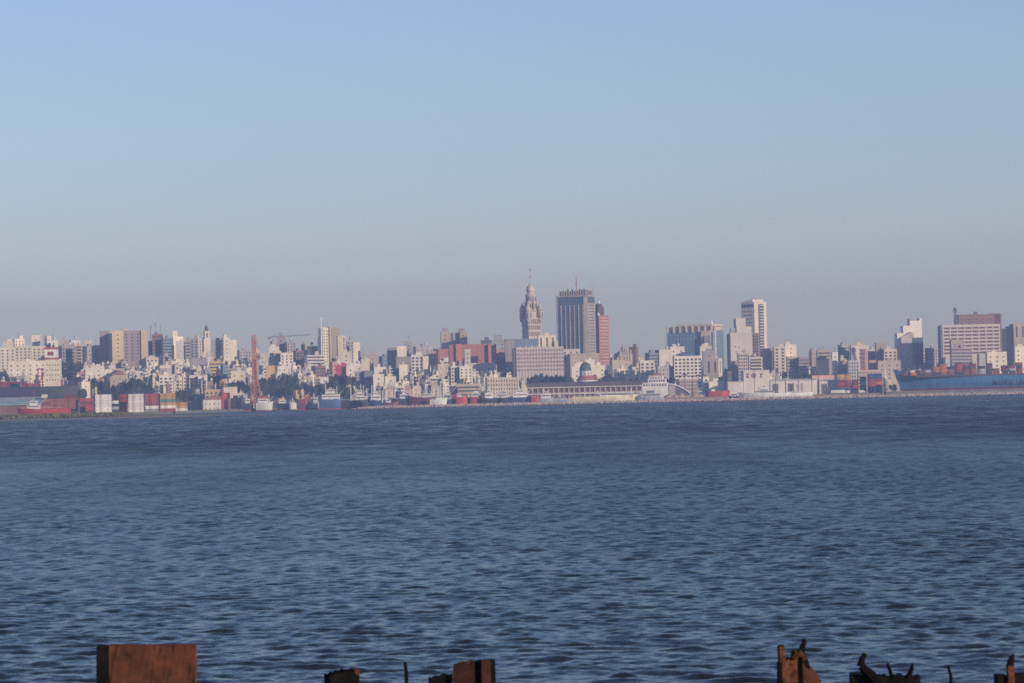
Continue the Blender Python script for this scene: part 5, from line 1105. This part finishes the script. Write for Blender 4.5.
    MB().box(X(-32), X(40), 36.1, 37, zz(399), zz(397.2)).build('rear_beam', wall('mauve'), a.root); MB().box(X(38), X(43), 20, 26, zz(398.2), zz(395)).build('roof_box', wall('pale'), a.root)
    sky_put(-20, 40, 398.5)
Q.append((2890, spit))
# ---------------------------------------------------------------- foreground wreckage
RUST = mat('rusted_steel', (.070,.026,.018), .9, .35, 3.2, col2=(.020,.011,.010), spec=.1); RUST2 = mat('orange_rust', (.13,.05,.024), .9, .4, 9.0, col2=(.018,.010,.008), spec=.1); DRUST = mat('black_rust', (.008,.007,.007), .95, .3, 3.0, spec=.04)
CONC = mat('dark_concrete', (.013,.012,.011), .95, .3, 3.0, spec=.04)
def jag(n, x0, x1, z0, ztops, D, th, m, parent, rz=0.0, r=None):
    """torn plate: ragged top outline, real thickness, sunk in the water"""
    rj = random.Random(int(x1 * 991)); zz_ = []
    for i in range(len(ztops) - 1):
        for q in range(3): t = q / 3; zz_.append(ztops[i] + (ztops[i + 1] - ztops[i]) * t + rj.uniform(-.035, .012) * (q > 0))
    ztops = zz_ + [ztops[-1]]; pts = [(x0, z0)]; k = len(ztops)
    top = [(x0 + (x1 - x0) * i / (k - 1), z) for i, z in enumerate(ztops)]
    mb = MB()
    for i in range(k - 1):
        (a, za), (b, zb) = top[i], top[i + 1]; w0 = w1 = 0; mb.add([(a, w0, z0), (b, w1, z0), (b, w1, zb), (a, w0, za), (a, th, z0), (b, th, z0), (b, th, zb), (a, th, za)], [(0,1,2,3),(5,4,7,6),(3,2,6,7),(0,3,7,4),(1,5,6,2)])
    o = mb.build(n, m, parent); return o
def hook(n, pts, r0, r1, m, parent):
    mb = MB()
    for i in range(len(pts) - 1):
        t = i / (len(pts) - 1); t2 = (i + 1) / (len(pts) - 1); mb.tube(pts[i], pts[i + 1], r0 + (r1 - r0) * t, r0 + (r1 - r0) * t2, 7)
    return mb.build(n, m, parent)
def foreground():
    D = 42.0; m = M1(D)
    def px(x, y, d=D): return W(x, y, d)
    # box caisson
    rz = -.01; w = 84.8 * m; d = .3; P = px(109.6, 646); a = empty('steel_caisson', (P.x - .022 * (P.z + .6) - .003, D, -.6), rz); a.rotation_euler = (0, .022, rz); h = P.z + .6
    me = MB().box(0, w, 0, d, 0, h).mesh('plate', RUST); bm = bmesh.new(); bm.from_mesh(me); bmesh.ops.subdivide_edges(bm, edges=bm.edges[:], cuts=26, use_grid_fill=True); rb = random.Random(2)
    for v in bm.verts:
        e = min(abs(v.co.x), abs(w - v.co.x)) < .05 or abs(v.co.z - h) < .05; k = .011 if e else .004
        v.co += Vector((rb.uniform(-k, k) * e, rb.uniform(-k, k), rb.uniform(-k, k) * e * .7))
    bm.to_mesh(me); bm.free(); link('plate_body', me, a)

    MB().box(-.152, -.004, -.03, d - .02, 0, h - .004).build('shaded_side', DRUST, a)  # black plate paints in the shade on the post's left side
    tag(a, 'big square rusted steel box post, the widest of the wreck remains', 'rusty post')
    # slanted block
    P = px(330, 674); a = empty('broken_pile', (P.x, D, -.6), .3); z = lambda y: px(345, y).z + .6
    jag('pile_head', 0, 30 * m, 0, [z(674.5), z(673), z(672), z(670.5), z(671.5), z(676)], D, .3, DRUST, a); MB().box(26 * m, 31 * m, .02, .26, 0, z(670)).build('flange', RUST, a)
    tag(a, 'dark slanted pile head just breaking the lower frame edge left of centre', 'broken pile')
    P = px(405, 662); a = hook('iron_rod', [(P.x + .03, D, -.5), (P.x + .012, D, P.z - .12), (P.x, D, P.z)], .028, .018, DRUST, None); tag(a, 'thin upright iron rod between the dark pile heads', 'iron rod')
    P = px(453, 660); a = empty('broken_pile', (P.x, D, -.6), -.25); z = lambda y: px(470, y).z + .6
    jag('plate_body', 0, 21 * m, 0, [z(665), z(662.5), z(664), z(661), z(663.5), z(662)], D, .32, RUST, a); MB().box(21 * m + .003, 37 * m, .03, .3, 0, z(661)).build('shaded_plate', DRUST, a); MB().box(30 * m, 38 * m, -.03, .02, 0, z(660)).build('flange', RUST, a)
    tag(a, 'rusty box-shaped pile head with a dark open side near bottom centre', 'broken pile')
    P = px(428, 679); a = jag('fallen_beam', P.x, px(452, 680).x, -.6, [P.z, P.z + .02, P.z + .04, P.z + .05], D, .2, DRUST, None); a.location.y = D + .1; tag(a, 'low dark beam lying left of the box-shaped pile head', 'beam')
    # orange torn plates
    a = empty('torn_pile', (px(780, 660).x, D, -.6), .1); z = lambda y: px(800, y).z + .6
    jag('torn_plate', 0, 21 * m, 0, [z(y) for y in (646, 644.5, 658, 660, 657, 661, 652, 651, 656, 660)], D, .16, RUST2, a)
    jag('torn_plate', 21.5 * m, 42 * m, 0, [z(y) for y in (659, 664, 668, 667, 671, 675, 681)], D, .18, RUST, a).location.y = .05
    hook('twisted_strip', [(4 * m, .1, z(660)), (3.6 * m, .05, z(650)), (4.6 * m, .1, z(645.5))], .035, .02, RUST2, a)
    hook('twisted_strip', [(27 * m, .1, z(668)), (24.5 * m, .1, z(657)), (24 * m, .12, z(649)), (26.5 * m, .1, z(644)), (26 * m, .08, z(640))], .055, .022, DRUST, a)
    hook('twisted_strip', [(14 * m, -.02, z(657)), (17 * m, -.05, z(652)), (21 * m, -.02, z(655)), (24 * m, 0, z(660))], .045, .04, RUST2, a)
    MB().box(-.02, .02, -.03, .12, 0, z(662)).box(20.6 * m, 22.4 * m, -.05, .14, 0, z(655)).build('edge_strip', DRUST, a)
    tag(a, 'jagged orange rusted plates with spikes, biggest wreck piece at right', 'wreckage')
    a = empty('concrete_pile_cap', (px(851, 676).x, D, -.6), -.05); z = lambda y: px(885, y).z + .6
    MB().box(0, 26 * m, 0, .5, 0, z(674.5)).build('cap_block', CONC, a); jag('cap_block', 26.3 * m, 69 * m, 0, [z(y) for y in (677.5, 676.2, 676.8, 676.3, 676.5, 677.6)], D, .45, CONC, a)
    hook('bent_beam', [(27 * m, -.08, z(683)), (19 * m, -.08, z(674)), (10 * m, -.08, z(665)), (10.5 * m, -.08, z(659)), (14.5 * m, -.06, z(653))], .075, .028, DRUST, a)
    hook('rod', [(42 * m, .1, z(680)), (38 * m, .1, z(667)), (37 * m, .1, z(664))], .025, .018, DRUST, a); hook('rod', [(57 * m, .1, z(679)), (61 * m, .1, z(670)), (62 * m, .12, z(665))], .035, .018, DRUST, a)
    tag(a, 'dark concrete pile cap with a bent claw-shaped beam', 'pile cap')
    P = px(948, 666); a = hook('iron_rod', [(P.x + .05, D, -.5), (P.x + .03, D, P.z - .12), (P.x, D, P.z)], .025, .016, DRUST, None); tag(a, 'short leaning iron rod right of the claw-shaped beam', 'iron rod')
    a = empty('rusty_pile', (px(1004, 670).x, D, -.6)); z = lambda y: px(1012, y).z + .6
    MB().box(4 * m, 10.5 * m, 0, .14, 0, z(666)).build('pile_body', RUST2, a); hook('twisted_strip', [(6.5 * m, .05, z(668)), (8 * m, .05, z(660)), (9.5 * m, .05, z(656)), (11 * m, .05, z(655))], .05, .02, DRUST, a)
    MB().box(-6 * m, 3.7 * m, .05, .4, 0, z(676)).box(10.7 * m, 24 * m, .05, .4, 0, z(675)).build('cap_block', CONC, a)
    tag(a, 'thin orange pile with a dark hooked tip at the right edge', 'rusty pile')
foreground()
# ---------------------------------------------------------------- run nearest first, adding plain infill houses between
LIM = [(0,349),(60,347),(100,350),(150,350),(185,350),(237,352),(262,352),(300,349),(345,354),(375,358),(415,352),(445,352),(500,352),(600,364),(612,356),(640,357),(660,354),(700,358),(725,374),(740,362),(770,354),(800,360),(830,354),(870,350),(900,354),(940,350),(1000,354),(1040,351)]
def lim(px):
    for (a, ya), (b, yb) in zip(LIM, LIM[1:]):
        if a <= px <= b: return ya + (yb - ya) * (px - a) / (b - a)
    return 355
INF = []
ri2 = random.Random(8)
def infill(x0, x1, yt, D, s, sty, col, roof):
    vis_px = sum(max(0, min(sky_at(x), 392) - yt) for x in range(int(x0), int(x1) + 1))
    if vis_px < 8 or len(INF) > 298: return
    for (a0, a1, b0, b1, dt) in TR:
        if D < dt + 15 and x1 > a0 and x0 < a1 and yt < b1 and dt - D < 200: return
    root = empty('house', (0, 0, 0)); X = W((x0 + x1) / 2, yt, D).x; zb = ground(X, D) - 2
    if zb + 5 > W((x0+x1)/2, yt, D).z: bpy.data.objects.remove(root); return
    r = block(root, x0, x1, yt, D, s, sty, col, zb, 'wall')
    if ri2.random() < .45:
        q0 = ri2.uniform(0, .4); block(root, x0 + (x1 - x0) * q0, x0 + (x1 - x0) * (q0 + ri2.uniform(.35, .6)), yt - ri2.uniform(1.5, 3.2), D + 3, 0, ri2.choice('ntg'), ri2.choice([col, 'white', 'cream']), zb, 'wing', wing=True)
    roofbits(*r, col, roof, random.Random(int(x0 * 31 + D)))
    INF.append(((x0 + x1) / 2, yt, D, col, roof, sty, root))
ri = random.Random(21)
IC = ['white'] * 6 + ['cream'] * 7 + ['bright'] * 4 + ['pale'] * 6 + ['grey'] * 4 + ['tan'] * 5 + ['buff'] * 3 + ['mauve'] * 2 + ['pink', 'ochre', 'brown', 'bluegrey']
for (D, off, wmin, wmax, pr) in ((3655, 31, 3, 8, .8), (3690, 27, 3, 8, .8), (3725, 23.5, 3, 7, .8), (3765, 20, 3, 7, .85), (3810, 16.5, 3, 7, .85), (3860, 13, 3, 7, .85), (3915, 10, 3, 7, .85), (3975, 7.5, 3, 7, .8), (4045, 5.5, 3, 7, .8), (4120, 3.8, 3, 7, .8), (4210, 2, 3, 7, .75), (4320, .5, 3, 7, .7)):
    x = -3.0
    while x < 1026:
        w_ = ri.uniform(wmin, wmax)
        if ri.random() < pr:
            y = lim(x + w_ / 2) + off + ri.uniform(-1.5, 4.5); s = ri.choice([0, 0, 0, .2, .25, -.3])
            args = (x, x + w_, y, D + ri.uniform(-22, 22), s, ri.choice('ttgGhbtnk'), ri.choice(IC), ri.choice(['', 's', 's', 't', 'st', 'a', 'ss', 'sta']))
            Q.append((args[3], lambda a=args: infill(*a)))
        x += w_ * ri.uniform(.65, 1.15)
Q.sort(key=lambda q: q[0])
for d_, fn in Q: fn()
# infill labels: nearest named building in the picture plus look
def short(lb):
    ws = lb.split(); 
    return ws
INF.sort(key=lambda t: t[0])
BANDS = [(0, 60, 'left of the mauve grid block'), (60, 110, 'around the mauve grid block'), (110, 185, 'around the yellow and mauve pair'), (185, 256, 'between belfry and red crane'), (256, 318, 'between red crane and spired cluster'),
         (318, 388, 'between spired cluster and roofline dip'), (388, 449, 'between roofline dip and brick hall'), (449, 517, 'near the brick hall'), (517, 600, 'near the dark glass tower'), (600, 664, 'between pink tower and blue glass block'),
         (664, 731, 'near the blue glass block'), (731, 800, 'near the tall cream tower'), (800, 850, 'above the pale sheds'), (850, 900, 'above the right quay containers'), (900, 942, 'near the stepped white block'), (942, 1200, 'near the ribbon offices')]
groups = {}
for it in INF:
    bnd = next(b[2] for b in BANDS if it[0] < b[1]); row = 'upper' if it[2] > 3900 else 'lower'
    rf = {'': 'flat-roofed', 's': 'roof-room', 't': 'tank-topped', 'st': 'tank-topped', 'a': 'antenna-topped', 'ss': 'roof-room', 'sta': 'antenna-topped'}[it[4]]
    groups.setdefault((WORD[it[3]], row, rf, bnd), []).append(it)
for (c, row, rf, bnd), lst in groups.items():
    for i, it in enumerate(lst):
        lb = f"{row} {c} {rf} house {bnd}" if len(lst) == 1 else f"{row} {c} {rf} house, {ORD[i]} of these {bnd}"
        tag(it[6], lb, 'house', 'houses on the city slope')
print('INFILL', len(INF), 'OBJS', len(bpy.data.objects))
